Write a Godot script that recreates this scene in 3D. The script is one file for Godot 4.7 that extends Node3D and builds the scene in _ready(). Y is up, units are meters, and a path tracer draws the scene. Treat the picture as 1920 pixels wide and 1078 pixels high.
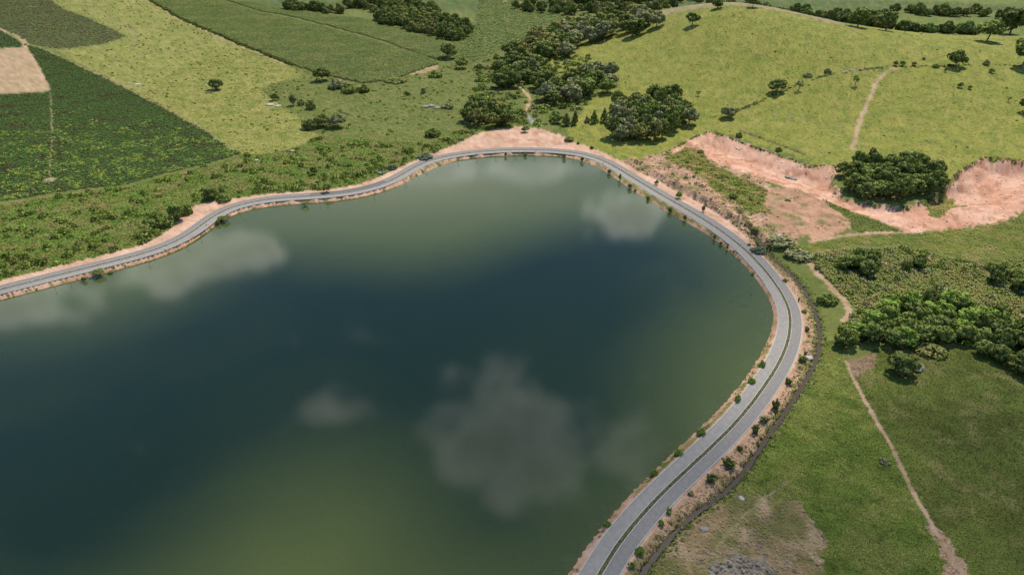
extends Node3D
# An artificial lake in farmland seen from a drone. World axes: x east, y up (the lake's surface is 0), z south; metres.
# SHAPES holds outlines and centre lines of the land's pieces on the map, as x, z pairs in metres.

func _ready():
	# ---- camera, sky, sun, exposure
	var cam := Camera3D.new()
	cam.name = "camera"
	cam.fov = 45.36
	cam.near = 1.0
	cam.far = 9000.0
	cam.position = Vector3(0, 160, 0)
	cam.rotation_degrees = Vector3(-30, 0, 0)
	add_child(cam)
	var env := Environment.new()
	env.background_mode = Environment.BG_SKY
	env.sky = Sky.new()
	env.sky.sky_material = sky_material()
	env.background_energy_multiplier = 0.78
	env.tonemap_mode = Environment.TONE_MAPPER_LINEAR
	env.tonemap_exposure = 1.46
	env.sdfgi_enabled = true
	env.ssao_enabled = true
	env.ssil_enabled = true
	var we := WorldEnvironment.new()
	we.name = "world_environment"
	we.environment = env
	add_child(we)
	var sun := DirectionalLight3D.new()
	sun.name = "sun"
	sun.light_energy = 1.6
	sun.light_color = Color(1.0, 0.955, 0.88)
	sun.light_angular_distance = 1.2
	sun.shadow_enabled = true
	add_child(sun)
	sun.look_at_from_position(SUN * 100.0, Vector3.ZERO, Vector3.UP)
	# ---- the land
	prepare()
	build_clouds()
	build_ground()
	build_water()
	build_road()
	build_crops()
	# ---- plants
	build_plants()
	build_groves()
	build_scrub()
	# ---- small things
	build_rocks()
	build_cattle()
	build_details()

const SUN := Vector3(0.25, 0.83, -0.49)

const SHAPES := {
	"centre": [-369.9, -169.6, -364.3, -173.8, -358.7, -178.1, -353.2, -182.3, -347.6, -186.5, -342, -190.8, -336.4, -195, -330.9, -199.2, -325.3, -203.5, -319.7, -207.7, -314.1, -211.9, -308.6, -216.2, -303, -220.4, -297.4, -224.6, -291.9, -228.9, -286.3, -233.1, -280.7, -237.4, -275.1, -241.6, -269.6, -245.8, -264, -250.1, -258.4, -254.3, -252.8, -258.5, -247.3, -262.8, -241.7, -267, -236.1, -271.2, -230.5, -275.5, -224.9, -279.6, -219.3, -283.8, -213.6, -287.9, -207.9, -292, -202.2, -296.1, -196.6, -300.2, -191.1, -304.4, -185.9, -308.9, -181.2, -313.9, -177.3, -319.5, -174.3, -325.5, -172.1, -332, -170.6, -338.7, -169.4, -345.5, -168, -352.3, -166, -358.7, -163, -364.7, -158.9, -369.8, -153.8, -373.9, -148, -377.2, -141.6, -379.6, -134.9, -381.4, -128.1, -382.7, -121.2, -383.8, -114.4, -385.1, -107.7, -386.8, -101.2, -389, -95, -392, -89.3, -395.7, -84.1, -400.1, -79.6, -405.2, -75.7, -410.9, -72.3, -416.9, -69.3, -423.2, -66.3, -429.5, -63.1, -435.6, -59.4, -441.4, -55, -446.6, -50, -451.2, -44.4, -455.1, -38.3, -458.4, -32, -461.2, -25.4, -463.5, -18.7, -465.4, -11.9, -466.8, -5.1, -467.9, 1.9, -468.5, 8.8, -468.7, 15.8, -468.4, 22.7, -467.7, 29.5, -466.6, 36.2, -464.8, 42.6, -462.5, 48.6, -459.3, 53.9, -455.2, 58.6, -450.4, 62.5, -444.8, 65.9, -438.8, 69, -432.5, 71.9, -426.2, 74.7, -419.8, 77.5, -413.3, 80.3, -406.9, 83.2, -400.6, 86.1, -394.2, 89, -387.8, 92, -381.5, 95, -375.2, 98.1, -368.9, 101.1, -362.6, 104, -356.2, 106.8, -349.8, 109.4, -343.3, 111.9, -336.8, 114.1, -330.2, 116.1, -323.5, 117.8, -316.7, 119.3, -309.9, 120.4, -303, 121.3, -296.1, 122, -289.1, 122.4, -282.1, 122.5, -275.1, 122.4, -268.2, 121.8, -261.3, 120.7, -254.4, 118.9, -247.7, 116.6, -241.2, 113.9, -234.8, 110.8, -228.5, 107.4, -222.4, 103.8, -216.5, 99.9, -210.7, 95.8, -205, 91.6, -199.4, 87.3, -193.8, 82.9, -188.4, 78.4, -183.1, 73.7, -177.9, 68.9, -172.9, 64, -167.9, 59, -162.9, 54.1, -158, 49.1, -153, 44.3, -148, 39.6, -142.8, 35.1, -137.5, 30.8, -132, 26.8, -126.2, 23.1, -120.3, 19.4, -114.4, 15.8, -108.4, 12.3, -102.3, 8.7, -96.3, 5.2, -90.3, 1.6, -84.2, -1.9, -78.2, -5.5, -72.2, -9.1, -66.2, -12.6, -60.1, -16.2, -54.1, -19.7, -48.1, -23.3, -42, -26.8, -36, -30.4, -30, -34, -24, -37.5, -17.9, -41.1, -11.9, -44.6, -5.9, -48.2, 0.2, -51.7, 6.1, -55.1, 11.9, -58.1, 17, -60.6, 21.2, -62.6, 24.6],
	"shore": [-369.9, -168.1, -364.2, -172.1, -358.5, -176.1, -352.8, -180.2, -347, -184.2, -341.3, -188.2, -335.6, -192.3, -329.9, -196.3, -324.2, -200.3, -318.4, -204.4, -312.7, -208.4, -307, -212.4, -301.3, -216.5, -295.6, -220.5, -289.8, -224.5, -284.1, -228.6, -278.4, -232.6, -272.7, -236.7, -267, -240.7, -261.2, -244.7, -255.5, -248.8, -249.8, -252.8, -244.1, -256.8, -238.4, -260.9, -232.7, -264.9, -227, -269, -221.4, -273.2, -215.8, -277.4, -210.2, -281.7, -204.6, -285.8, -199, -290, -193.3, -294.1, -187.8, -298.4, -182.6, -302.9, -177.9, -307.9, -174, -313.5, -170.9, -319.7, -168.6, -326.1, -166.9, -332.9, -165.6, -339.7, -164.2, -346.5, -162.2, -353, -159.3, -358.9, -155.2, -364.1, -150, -368.2, -144, -371.3, -137.6, -373.6, -130.8, -375.2, -124, -376.5, -117.1, -377.7, -110.3, -379.1, -103.6, -381, -97.1, -383.4, -90.9, -386.5, -85.1, -390.2, -79.8, -394.6, -75, -399.5, -70.7, -404.9, -67, -410.8, -63.6, -416.9, -60.2, -423, -56.7, -429, -52.9, -434.8, -48.6, -440.3, -43.9, -445.3, -38.6, -449.7, -32.9, -453.4, -26.6, -456.3, -20.1, -458.5, -13.4, -460.2, -6.5, -461.4, 0.4, -462.1, 7.4, -462.5, 14.3, -462.4, 21.2, -461.7, 28, -460.5, 34.5, -458.5, 40.6, -455.6, 46.2, -451.7, 51, -446.9, 55.2, -441.5, 58.7, -435.5, 61.7, -429.3, 64.3, -422.8, 66.8, -416.3, 69.3, -409.8, 71.9, -403.3, 74.5, -396.8, 77.2, -390.3, 80, -383.9, 82.9, -377.5, 85.9, -371.2, 89, -364.9, 92.3, -358.7, 95.6, -352.6, 98.8, -346.4, 102, -340.1, 104.9, -333.8, 107.5, -327.3, 109.8, -320.7, 111.7, -314, 113.3, -307.2, 114.6, -300.4, 115.5, -293.5, 116.2, -286.5, 116.7, -279.5, 116.9, -272.6, 116.6, -265.7, 115.5, -258.8, 113.7, -252.2, 111.3, -245.7, 108.3, -239.4, 105, -233.2, 101.4, -227.2, 97.7, -221.3, 93.8, -215.5, 89.7, -209.9, 85.4, -204.3, 81.1, -198.9, 76.6, -193.5, 72, -188.2, 67.3, -183.1, 62.4, -178, 57.5, -173, 52.6, -168, 47.8, -163, 43, -157.9, 38.3, -152.7, 33.7, -147.4, 29.3, -142, 25, -136.5, 21, -130.8, 17.2, -124.9, 13.5, -118.9, 10, -112.9, 6.4, -106.9, 2.9, -100.8, -0.6, -94.8, -4.1, -88.7, -7.7, -82.7, -11.2, -76.6, -14.7, -70.6, -18.2, -64.5, -21.8, -58.5, -25.3, -52.4, -28.8, -46.4, -32.4, -40.3, -35.9, -34.3, -39.4, -28.2, -42.9, -22.2, -46.5, -16.2, -50, -10.1, -53.5, -4.1, -57, 2, -60.5, 8, -63.9, 13.8, -67.2, 19.5, -70.4, 24.9],
	"verge_edge": [-241.1, -280.8, -235.6, -285.1, -230.1, -289.4, -224.6, -293.7, -219, -297.9, -213.3, -302, -207.6, -306.1, -202, -310.3, -196.5, -314.5, -191.7, -319.3, -188.2, -325, -186.4, -331.4, -185.6, -338.2, -185.2, -345.2, -184.9, -352.1, -184.6, -359.1, -184, -365.7, -181.8, -371.3, -177.3, -375.5, -171.3, -378.6, -164.9, -381.3, -158.4, -384.1, -151.9, -386.7, -145.3, -388.9, -138.6, -390.6, -131.7, -391.9, -124.8, -393.1, -118, -394.4, -111.2, -396.1, -104.7, -398.4, -98.7, -401.6, -93.4, -405.9, -88.8, -411, -85, -416.7, -81.6, -422.8, -78.2, -428.9, -74.5, -434.8, -70.5, -440.6, -66.4, -446.3, -62.3, -451.9, -58.1, -457.5, -54.1, -463.3, -50.2, -469, -46.1, -474.7, -41.7, -480.1, -37.4, -485.6, -33.5, -491.4, -29.9, -497.3, -26.1, -503, -21.4, -508, -16, -512.2, -10.1, -516, -4, -519.1, 2.3, -520.8, 8.7, -520.5, 15, -518.3, 20.8, -514.7, 26, -510.2, 30.7, -505.1, 35.1, -499.7, 39.5, -494.2, 43.8, -488.7, 48.1, -483.2, 52.4, -477.6, 56.7, -472.2, 61.1, -466.7, 65.2, -461.1, 68.9, -455.2, 72.3, -449.1, 75.6, -442.9, 78.8, -436.6, 81.9, -430.4, 85.3, -424.3, 88.8, -418.3, 92.4, -412.3, 95.6, -406.1, 98.7, -399.9, 102.1, -393.8, 105.7, -387.8, 109, -381.7, 111.8, -375.3, 114.4, -368.9, 117.1, -362.4, 119.5, -355.9, 121.4, -349.3, 122.9, -342.4, 124.3, -336, 125.5, -331.1, 126.2, -328.2],
	"dry_edge": [120, -388.8, 120.7, -381.9, 121.4, -374.9, 122.1, -367.9, 122.8, -361, 123.5, -354, 124.2, -347, 124.8, -340.1, 125.5, -333.1, 126.2, -326.1, 127, -319.2, 127.8, -312.2, 128.9, -305.3, 130.3, -298.5, 131.6, -291.6, 132.5, -284.7, 132.7, -277.8, 132.2, -270.9, 131.2, -263.9, 130, -257, 128.7, -250.2, 127.2, -243.4, 125.2, -236.7, 122.7, -230.2, 119.7, -223.9, 116.3, -217.8, 112.5, -212, 108.5, -206.2, 104.4, -200.5, 100.2, -194.9, 95.9, -189.5, 91.4, -184.2, 86.9, -178.8, 82.7, -173.2, 78.5, -167.6, 74.3, -162, 69.9, -156.6, 65, -151.7, 59.7, -147.2, 54.2, -142.9, 49, -138.3, 44.1, -133.4, 39.4, -128.2, 35.2, -122.6, 31.2, -116.9, 27.4, -111, 23.6, -105.2, 19.7, -99.3, 15.9, -93.4, 12.1, -87.6, 8.3, -81.7, 4.7, -76.1, 1.1, -70.6],
	"ditch": [128.5, -362.7, 128.6, -355.7, 128.7, -348.7, 128.8, -341.7, 128.9, -334.7, 129, -327.7, 129.1, -320.7, 129.4, -313.8, 130.1, -306.8, 131.2, -299.9, 132.5, -293.1, 133.6, -286.2, 134.2, -279.2, 134.3, -272.3, 133.9, -265.3, 133, -258.4, 131.7, -251.5, 130, -244.8, 127.9, -238.1, 125.4, -231.6, 122.5, -225.2, 119.3, -219, 115.6, -213.1, 111.6, -207.4, 107.3, -201.8, 103.1, -196.3, 98.8, -190.7, 94.5, -185.3, 90, -179.9, 85.6, -174.4, 81.3, -168.9, 77, -163.4, 72.6, -158, 67.7, -153, 62.4, -148.5, 56.9, -144.3, 51.5, -139.9, 46.5, -135.1, 41.8, -129.9, 37.3, -124.5, 33.1, -118.9, 29, -113.3, 24.8, -107.6, 20.7, -102, 16.8, -96.6, 13.8, -92.5, 11.8, -89.8],
	"olive_crop": [-877.4, -1088.3, -709.2, -1123.7, -624.6, -1021.2, -552.8, -954.4, -484.2, -881.6, -454.8, -848.6, -460.7, -801.8, -493.7, -772.4, -532.3, -795.9, -615, -870.8, -860.2, -1065],
	"dark_strip": [-797.4, -980.2, -611, -864.4, -547.6, -799.9, -533.6, -778.7, -553.3, -773.5, -631.6, -756],
	"tan_field": [-629.7, -753.5, -551.6, -771, -530.9, -776.2, -508.4, -749.3, -439.5, -655.1, -412.3, -615, -408.1, -604.6, -440.6, -596.3, -500.4, -578.8],
	"dark_crop": [-537.8, -795.3, -493.4, -758.9, -365.8, -642.2, -275.7, -553, -224.4, -500.2, -196.7, -466.3, -187, -457.6, -202.5, -435.8, -224.1, -415.2, -238.5, -399, -272.5, -382, -294.9, -367.9, -346.6, -356.1, -509.8, -568.1, -437.5, -591.4, -405.3, -601.3, -410.7, -617, -435.4, -651.4, -486.9, -721.5],
	"left_pasture": [-727.2, -1154.8, -591.3, -1179.8, -442.1, -966.6, -341.7, -850, -261.8, -760.6, -221.8, -712.4, -200.2, -684.7, -226.1, -642.2, -225.1, -623.4, -204.9, -591.1, -176.6, -552.4, -154.5, -531.2, -157, -512, -142.9, -500.6, -152.2, -475.8, -159.2, -460.7, -179.4, -452.4, -197.1, -467.4, -224.9, -501.5, -277, -556, -367.7, -646, -489.4, -764.7, -459.3, -799.1, -453.7, -848.8, -485.8, -884.8, -554.7, -958.1, -627, -1025.4],
	"maize": [-576.6, -1158.9, -477.2, -1176.7, -361.2, -1034.9, -295.1, -987.4, -170.1, -863.2, -82.5, -751.2, -75.8, -734, -91.4, -710.3, -100.9, -692.3, -111.1, -668.8, -139.9, -654, -187.9, -687.5, -225.6, -726.2, -264.9, -770.9, -346.2, -862.4, -448.6, -982.2],
	"maize_upper": [-472.5, -1177.6, -386.6, -1114.4, -322.1, -1064.2, -238, -1020.1, -196.9, -998.1, -152.6, -944.7, -113.1, -902.2, -79.4, -849.7, -64.8, -764.1, -80.4, -753.8, -172.4, -876.2, -295.6, -1000, -362.6, -1048.6],
	"stubble": [-101.1, -690.1, -91.1, -708, -84.2, -724.3, -76.2, -726.8, -75.3, -710.4, -84.8, -699.1, -94.3, -690.2],
	"hill_pasture": [27.6, -701.1, 45.6, -760.8, 72.8, -816.8, 109.1, -846, 175.1, -828.7, 220.8, -791.8, 263.2, -755.6, 288.6, -733.4, 305.2, -712.6, 330, -714, 354.1, -737.8, 414.4, -740.4, 500.7, -723.1, 914.6, -867.3, 475.2, -398.2, 319.2, -410.7, 301.3, -419.3, 258.9, -383.3, 226.6, -368, 201.3, -411.1, 185.7, -443.3, 149.8, -498.8, 106.8, -458.3, 75.4, -444.3, 63.1, -461.9, 44.7, -488, 40.7, -516, 55.9, -549.7, 69.6, -601.5, 96.8, -633.9, 99.6, -695.7, 75.5, -715.8, 46.2, -676.1],
	"soil_cut": [106.6, -457.3, 119.5, -473.4, 134.6, -488.6, 147.3, -494.8, 159.6, -477.2, 172.3, -454.9, 186.9, -429.7, 191.8, -421.5, 202.4, -422.7, 208.1, -419.1, 195.1, -395.4, 192.7, -376.8, 196.5, -364.7, 207.5, -359.7, 219.3, -354.7, 233.4, -361.8, 249.1, -371.2, 259.9, -384, 265.4, -391.5, 278.3, -404, 290.9, -412.7, 301.2, -419.8, 312.1, -415.2, 320.7, -410.5, 465.1, -397.8, 424.2, -355.4, 278, -344.5, 262.6, -333.1, 250.3, -329.1, 230.5, -327.3, 218.2, -325.3, 211.1, -324.1, 205.4, -325.9, 198.3, -339.6, 189.7, -352.2, 185, -363, 179.4, -372.8, 173.4, -388.8, 167.3, -389.4, 158.7, -400.6, 144.3, -421.9, 134.9, -437.3, 132.5, -450.6, 130.1, -460.8, 122, -467.6, 111.6, -454.7],
	"grass_island": [233.4, -361.8, 249.1, -371.2, 259.1, -382.5, 261.8, -377.3, 257.9, -367, 254, -353.5, 246, -353.8, 232.9, -340, 228.1, -344.6, 231.4, -352.6],
	"soil_slope": [153.6, -390.8, 173.4, -388.8, 179.4, -372.8, 185, -363, 189.7, -352.2, 182.7, -342.4, 180.3, -332, 165.9, -321.7, 157.6, -318, 148.4, -326.7, 141.4, -334.9, 141, -347.2, 146.1, -368.9],
	"soil_grass": [62.6, -457.5, 73.7, -444.4, 106.4, -456.2, 125.9, -461.8, 132, -448.6, 134.4, -435.4, 143.8, -420.1, 158.2, -398.9, 146.1, -368.9, 141, -347.2, 141.4, -334.9, 150.2, -324, 143.7, -313.4, 131.2, -316.4, 125.2, -329.2, 122, -342, 119.5, -355.5, 114.4, -366.2, 108.6, -382.3, 99.2, -397, 93.2, -410.5, 85.4, -422, 74.9, -443.3],
	"green_wedge": [179.4, -372.8, 184.7, -362.3, 189.4, -351.5, 198, -338.9, 205.1, -325.3, 183.1, -326.6, 180.3, -332, 183.3, -342.4],
	"low_meadow": [146.4, -313.2, 157.1, -316.8, 182.5, -325.4, 207.6, -323.8, 229.9, -326.1, 262.1, -332.3, 280.2, -343.5, 419.4, -341.4, 371.6, -291.1, 247.9, -296.4, 226.7, -286.3, 208.6, -304.1, 194.8, -308.1, 174, -315, 161.6, -307.6, 147.8, -302.7],
	"dark_pasture": [127.8, -211.3, 143.3, -223.2, 161.5, -226.2, 177, -223.7, 185, -219.7, 192.6, -209, 277.7, -189.5, 198.8, -109, 117.6, -110.4, 120, -123.1, 120.7, -141.1, 124.3, -167.6, 125.4, -183.8, 126, -196.9],
	"near_pasture": [127.2, -233, 134.5, -227.1, 127.4, -211.4, 126, -196.9, 125.4, -183.8, 124.3, -167.6, 120.7, -141.1, 120, -123.1, 117.6, -110.4, 81.3, -110.6, 87.7, -134, 85.9, -145.8, 74.2, -149, 69.1, -151.2, 78, -161.3, 85.8, -172.3, 98, -187, 105.5, -197.3, 114.5, -208.3],
	"stony_waste": [32.5, -110.7, 35.8, -120.4, 40.1, -126, 45.2, -131.9, 52.7, -139.5, 61, -144.9, 69.1, -151.2, 74.2, -149, 85.9, -145.8, 88.4, -134, 86.3, -126.8, 82.2, -120, 81.3, -110.6],
	"scrub_ground": [142.7, -302.9, 161.6, -307.6, 195.7, -309.8, 226.7, -286.3, 251.4, -297.8, 371.6, -291.1, 279.7, -195.4, 195.1, -212.9, 186.5, -222.1, 174.5, -226, 159.4, -227.8, 134.2, -228.6, 135.4, -239.9, 149.8, -252.8, 147.7, -276.1],
	"wild_bank": [-184.8, -456.6, -158.6, -458.5, -142, -496.8, -101.2, -488.7, -61.3, -479.2, -33, -524.1, -8.4, -538, 10.4, -527.9, -13.8, -513.2, -35.3, -486.5, -46.2, -473.4, -58.4, -456.4, -70.6, -440.3, -80.4, -425.1, -85.4, -413.6, -95.6, -401.6, -107.1, -395.4, -139.1, -389.8, -163.8, -379.3, -183.8, -370.1, -184.5, -340, -184.7, -324.8, -201.2, -307.8, -220.4, -293.1, -237.7, -278.4, -263.4, -260.3, -329.9, -349.6, -292, -363.4, -269.7, -377.2, -236, -393.9, -221.6, -409.7, -200.6, -430.8],
	"far_meadow": [-73.8, -909.9, -49.6, -966.3, -54, -1253, 117, -1253.1, 94.6, -1040.3, 47.3, -946.9, 25.6, -863.6, -11.4, -806.6, -44.3, -733.9, -62.7, -758.9],
	"soil_fan": [-35.2, -485.3, -26, -504.1, -13.8, -513.2, 3.3, -521.8, 19.9, -515.4, 31.8, -502.1, 43.4, -486.8, 56.5, -470, 65.4, -459.6, 58.5, -453.3, 37.5, -467.1, 11.3, -472.1, -22.6, -468.8, -40.8, -462],
	"red_patch": [128.5, -214.4, 133.1, -218.1, 143.5, -221.4, 139.3, -213.1, 132.8, -208.9, 128.7, -206.4],
	"crest_field": [167.9, -837.1, 175.5, -830.6, 221.3, -793.6, 263.8, -757.5, 289.3, -735.3, 305.8, -714.3, 331, -716.4, 339, -786.4, 313.8, -784.3, 297.3, -805.3, 271.8, -827.5, 229.3, -863.6, 183.5, -900.6, 175.9, -907.1],
	"grass_tongue": [122, -467.6, 130.3, -461.3, 131, -444.7, 132.7, -428.7, 142.1, -413.8, 154, -385.8, 145.6, -367.4, 145.3, -354, 133.4, -354.8, 129.4, -368.5, 124.2, -379.1, 119.6, -408.3, 113.5, -428.3, 102.3, -444, 105.6, -452],
	"lane_wide": [120.2, -137.2, 121.7, -136.6, 122.6, -126.5, 122, -119, 120.3, -110.4, 110.9, -110.5, 117.1, -122.3],
	"brook_bed": [-30.9, -746, 25.3, -853.8, 86.8, -721.9, 93.3, -644.1, 78.6, -599.4, 42.1, -536.5, 20.6, -522.1, -8.4, -536.6, -37.2, -601.2],
	"rock_outcrop": [52, -119.8, 53.7, -124.5, 57.6, -126.2, 63.1, -127.4, 68, -126.3, 70.6, -123.4, 68.9, -115.3, 50.2, -115.3],
	"hill_boundary": [155.8, -523.5, 163, -527, 170.1, -530.6, 177.3, -534.2, 184.3, -537.9, 191.3, -541.8, 198.3, -545.8, 205.2, -549.8, 212.1, -553.8, 219.1, -557.8, 226.1, -561.5, 233.4, -564.9, 240.6, -568.3, 247.9, -571.6, 255.2, -574.7, 262.8, -577.1, 270.6, -578.7, 278.5, -580.1, 286.4, -581.3, 294.3, -582.3, 302.3, -583.2, 310.2, -584.2, 318.2, -585.1, 326.1, -586, 334.1, -586.6, 342.1, -587, 350.1, -587.4, 358.1, -587.9, 366, -588.3, 374, -589.1, 381.9, -590.3, 389.7, -591.9, 397.6, -593.4, 405.4, -594.9, 413.3, -596.4, 421.2, -597.9, 429, -599.4, 435.8, -600.7, 440.4, -601.6],
	"hill_track": [331.4, -586.1, 323.5, -584.9, 316.1, -582.3, 309.6, -578, 303.8, -572.6, 298.6, -566.5, 293.7, -560.2, 289.2, -553.6, 285, -546.8, 280.9, -540, 276.7, -533.1, 272.6, -526.3, 268.5, -519.4, 264.5, -512.5, 260.4, -505.6, 256.4, -498.7, 252.5, -491.7, 248.6, -484.7, 244.7, -477.7, 241, -470.6, 237.5, -463.5, 234, -456.3, 230.9, -450, 228.8, -445.7],
	"hill_track_side": [263.8, -579.5, 271.7, -580.5, 279.7, -581.4, 287.6, -582.1, 295.6, -582.6, 303.6, -582.9, 310.4, -583.2, 314.8, -583.4],
	"cattle_trail": [194.2, -517.3, 201.6, -514.2, 208.8, -510.9, 215.8, -507.1, 222.3, -502.5, 228.2, -497.2, 233.5, -491.2, 237.6, -485.9, 240, -482.5],
	"fence_trail": [166.4, -495.3, 170.6, -488.5, 174.6, -481.6, 178.5, -474.6, 182.2, -467.5, 185.8, -460.3, 189.4, -453.2, 192.9, -446.5, 196, -440.7],
	"lane_low": [129.4, -216.1, 128, -208.2, 126.9, -200.3, 126, -192.4, 125.4, -184.4, 124.8, -176.4, 124.2, -168.5, 123.1, -160.5, 121.9, -152.6, 121.2, -144.7, 120.8, -136.7, 120.6, -128.7, 120.4, -121.3, 120.3, -115],
	"red_lane": [144.8, -298.9, 145.1, -290.9, 145.6, -282.9, 146.1, -274.9, 146.7, -267, 147.4, -259, 146, -251.7, 142.7, -246.8, 140.3, -244.7],
	"pit_lane": [153.7, -317, 161.3, -319.6, 168.8, -322.2, 176.5, -324.4, 184.3, -325.7, 192.3, -326.2, 200.2, -325.8, 207.9, -324.4],
	"field_lane": [-702.6, -944.2, -696.5, -939.1, -690.3, -934.1, -684.1, -929, -677.9, -923.9, -671.7, -918.8, -665.5, -913.7, -659.4, -908.7, -653.2, -903.6, -647, -898.5, -640.8, -893.4, -634.6, -888.4, -628.4, -883.3, -622.3, -878.2, -616.2, -873, -610.2, -867.7, -604.3, -862.2, -598.5, -856.8, -592.6, -851.4, -586.7, -846, -580.8, -840.6, -575, -835.1, -569.4, -829.3, -564.1, -823.4, -558.7, -817.5, -553.4, -811.5, -548.3, -805.3, -543.7, -798.8, -539.3, -792.1, -535, -785.4, -530.6, -778.7, -526.1, -772.1, -521.5, -765.6, -516.5, -759.3, -511.5, -753.1, -506.5, -746.8, -501.5, -740.6, -496.6, -734.2, -491.9, -727.8, -487.2, -721.3, -482.6, -714.8, -477.9, -708.3, -473.2, -701.8, -468.5, -695.3, -463.8, -688.8, -459.2, -682.3, -454.5, -675.9, -449.8, -669.4, -445.1, -662.9, -440.5, -656.4, -435.8, -649.9, -431.2, -643.4, -426.6, -636.8, -422, -630.3, -417.4, -623.7, -412.8, -617.2, -408.9, -611.7, -406.6, -608.3],
	"pasture_edge": [-538.9, -795.1, -532.6, -790.1, -526.4, -785.1, -520.2, -780.1, -513.9, -775.1, -507.7, -770.1, -501.5, -765, -495.3, -760, -489.2, -754.8, -483.2, -749.5, -477.3, -744.1, -471.4, -738.7, -465.5, -733.3, -459.6, -727.9, -453.7, -722.5, -447.8, -717.1, -441.9, -711.7, -436, -706.3, -430.1, -700.9, -424.2, -695.5, -418.2, -690.1, -412.3, -684.7, -406.4, -679.3, -400.5, -673.9, -394.6, -668.5, -388.7, -663.2, -382.8, -657.8, -376.9, -652.4, -371, -647, -365.2, -641.5, -359.4, -635.9, -353.8, -630.3, -348.1, -624.7, -342.4, -619, -336.7, -613.4, -331, -607.8, -325.3, -602.1, -319.6, -596.5, -314, -590.9, -308.3, -585.2, -302.6, -579.6, -296.9, -574, -291.2, -568.4, -285.5, -562.7, -279.9, -557.1, -274.2, -551.4, -268.6, -545.7, -263, -540, -257.5, -534.2, -251.9, -528.5, -246.3, -522.8, -240.7, -517, -235.2, -511.3, -229.6, -505.5, -224.2, -499.7, -219, -493.6, -214, -487.4, -208.9, -481.1, -203.9, -474.9, -199.2, -469.1, -195.1, -464.1],
	"maize_edge": [-592.4, -1167.7, -587.5, -1161.4, -582.6, -1155.1, -577.7, -1148.8, -572.7, -1142.4, -567.8, -1136.1, -562.9, -1129.8, -558, -1123.5, -553.1, -1117.2, -548.2, -1110.9, -543.3, -1104.5, -538.4, -1098.2, -533.5, -1091.9, -528.6, -1085.6, -523.6, -1079.3, -518.7, -1073, -513.8, -1066.6, -508.9, -1060.3, -504.1, -1053.9, -499.4, -1047.5, -494.8, -1040.9, -490.2, -1034.4, -485.5, -1027.9, -480.9, -1021.4, -476.3, -1014.8, -471.7, -1008.3, -467, -1001.8, -462.4, -995.2, -457.8, -988.7, -453.2, -982.2, -448.5, -975.7, -443.8, -969.2, -438.9, -962.9, -433.7, -956.8, -428.5, -950.8, -423.3, -944.7, -418, -938.6, -412.8, -932.6, -407.6, -926.5, -402.4, -920.5, -397.2, -914.4, -391.9, -908.3, -386.7, -902.3, -381.5, -896.2, -376.3, -890.1, -371.1, -884.1, -365.8, -878, -360.6, -872, -355.4, -865.9, -350.2, -859.8, -344.9, -853.8, -339.7, -847.8, -334.4, -841.8, -329, -835.8, -323.7, -829.9, -318.4, -823.9, -313, -817.9, -307.7, -812, -302.4, -806, -297, -800, -291.7, -794.1, -286.4, -788.1, -281, -782.2, -275.7, -776.2, -270.4, -770.2, -265.1, -764.2, -259.9, -758.2, -254.8, -752, -249.7, -745.8, -244.7, -739.6, -239.7, -733.4, -234.6, -727.1, -230.4, -722, -227.9, -718.9],
	"pasture_trail": [-623.6, -1064.6, -618.3, -1058.6, -613, -1052.6, -607.7, -1046.6, -602.4, -1040.6, -597.1, -1034.7, -591.8, -1028.7, -586.5, -1022.7, -581.2, -1016.7, -575.8, -1010.7, -570.5, -1004.8, -565.2, -998.8, -559.9, -992.8, -554.6, -986.8, -549.1, -981, -543.5, -975.3, -537.9, -969.5, -532.3, -963.8, -526.7, -958.1, -521.1, -952.4, -515.5, -946.7, -509.9, -941, -504.3, -935.3, -498.7, -929.6, -493.1, -923.9, -487.7, -918, -482.3, -912.1, -476.9, -906.1, -472, -899.9, -467.8, -893.1, -464, -886.1, -460.2, -879, -456.4, -872, -452.6, -865, -448.9, -857.9, -445.6, -850.6, -442.4, -843.3, -439.4, -835.9, -436.3, -828.5, -433.3, -821.1, -430.2, -813.7, -427.2, -806.3, -424.5, -798.8, -422, -791.2, -419.5, -783.6, -417.6, -777.8, -417, -775.9],
	"top_road": [-12.7, -1169.4, -6.2, -1164.7, 0.3, -1160, 6.7, -1155.3, 13.2, -1150.6, 19.7, -1145.9, 26.1, -1141.2, 32.6, -1136.4, 39.1, -1131.7, 45.5, -1127, 52, -1122.3, 58.4, -1117.6, 64.9, -1112.9, 71.4, -1108.1, 77.6, -1103.2, 83.4, -1097.7, 88.8, -1091.8, 94.1, -1085.9, 99.4, -1079.9, 104.4, -1074.3, 108.7, -1069.4],
	"crop_trail": [-403.7, -605, -399.6, -598.1, -395.4, -591.3, -391.3, -584.4, -387.2, -577.6, -383, -570.7, -378.9, -563.9, -374.8, -557, -370.8, -550.1, -366.7, -543.2, -362.7, -536.3, -358.7, -529.4, -354.7, -522.5, -350.6, -515.5, -346.6, -508.6, -342.6, -501.7, -338.6, -494.8, -334.6, -487.8, -330.6, -480.9, -326.7, -474, -322.8, -467, -318.9, -460, -315.1, -452.9, -311.3, -445.9, -307.5, -438.9, -303.5, -431.9, -299.6, -424.9, -295.7, -418, -291.8, -411.2, -288.1, -404.7],
	"crop_trail_side": [-310.2, -391.9, -303.1, -395.5, -296, -399.2, -290.4, -402.3, -287.6, -403.8],
	"stony_trail": [85.7, -154.4, 79.3, -149.6, 73, -144.8, 66.8, -139.7, 61, -134.2, 56.2, -127.9, 52.8, -122.2, 51, -118.5],
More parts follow.
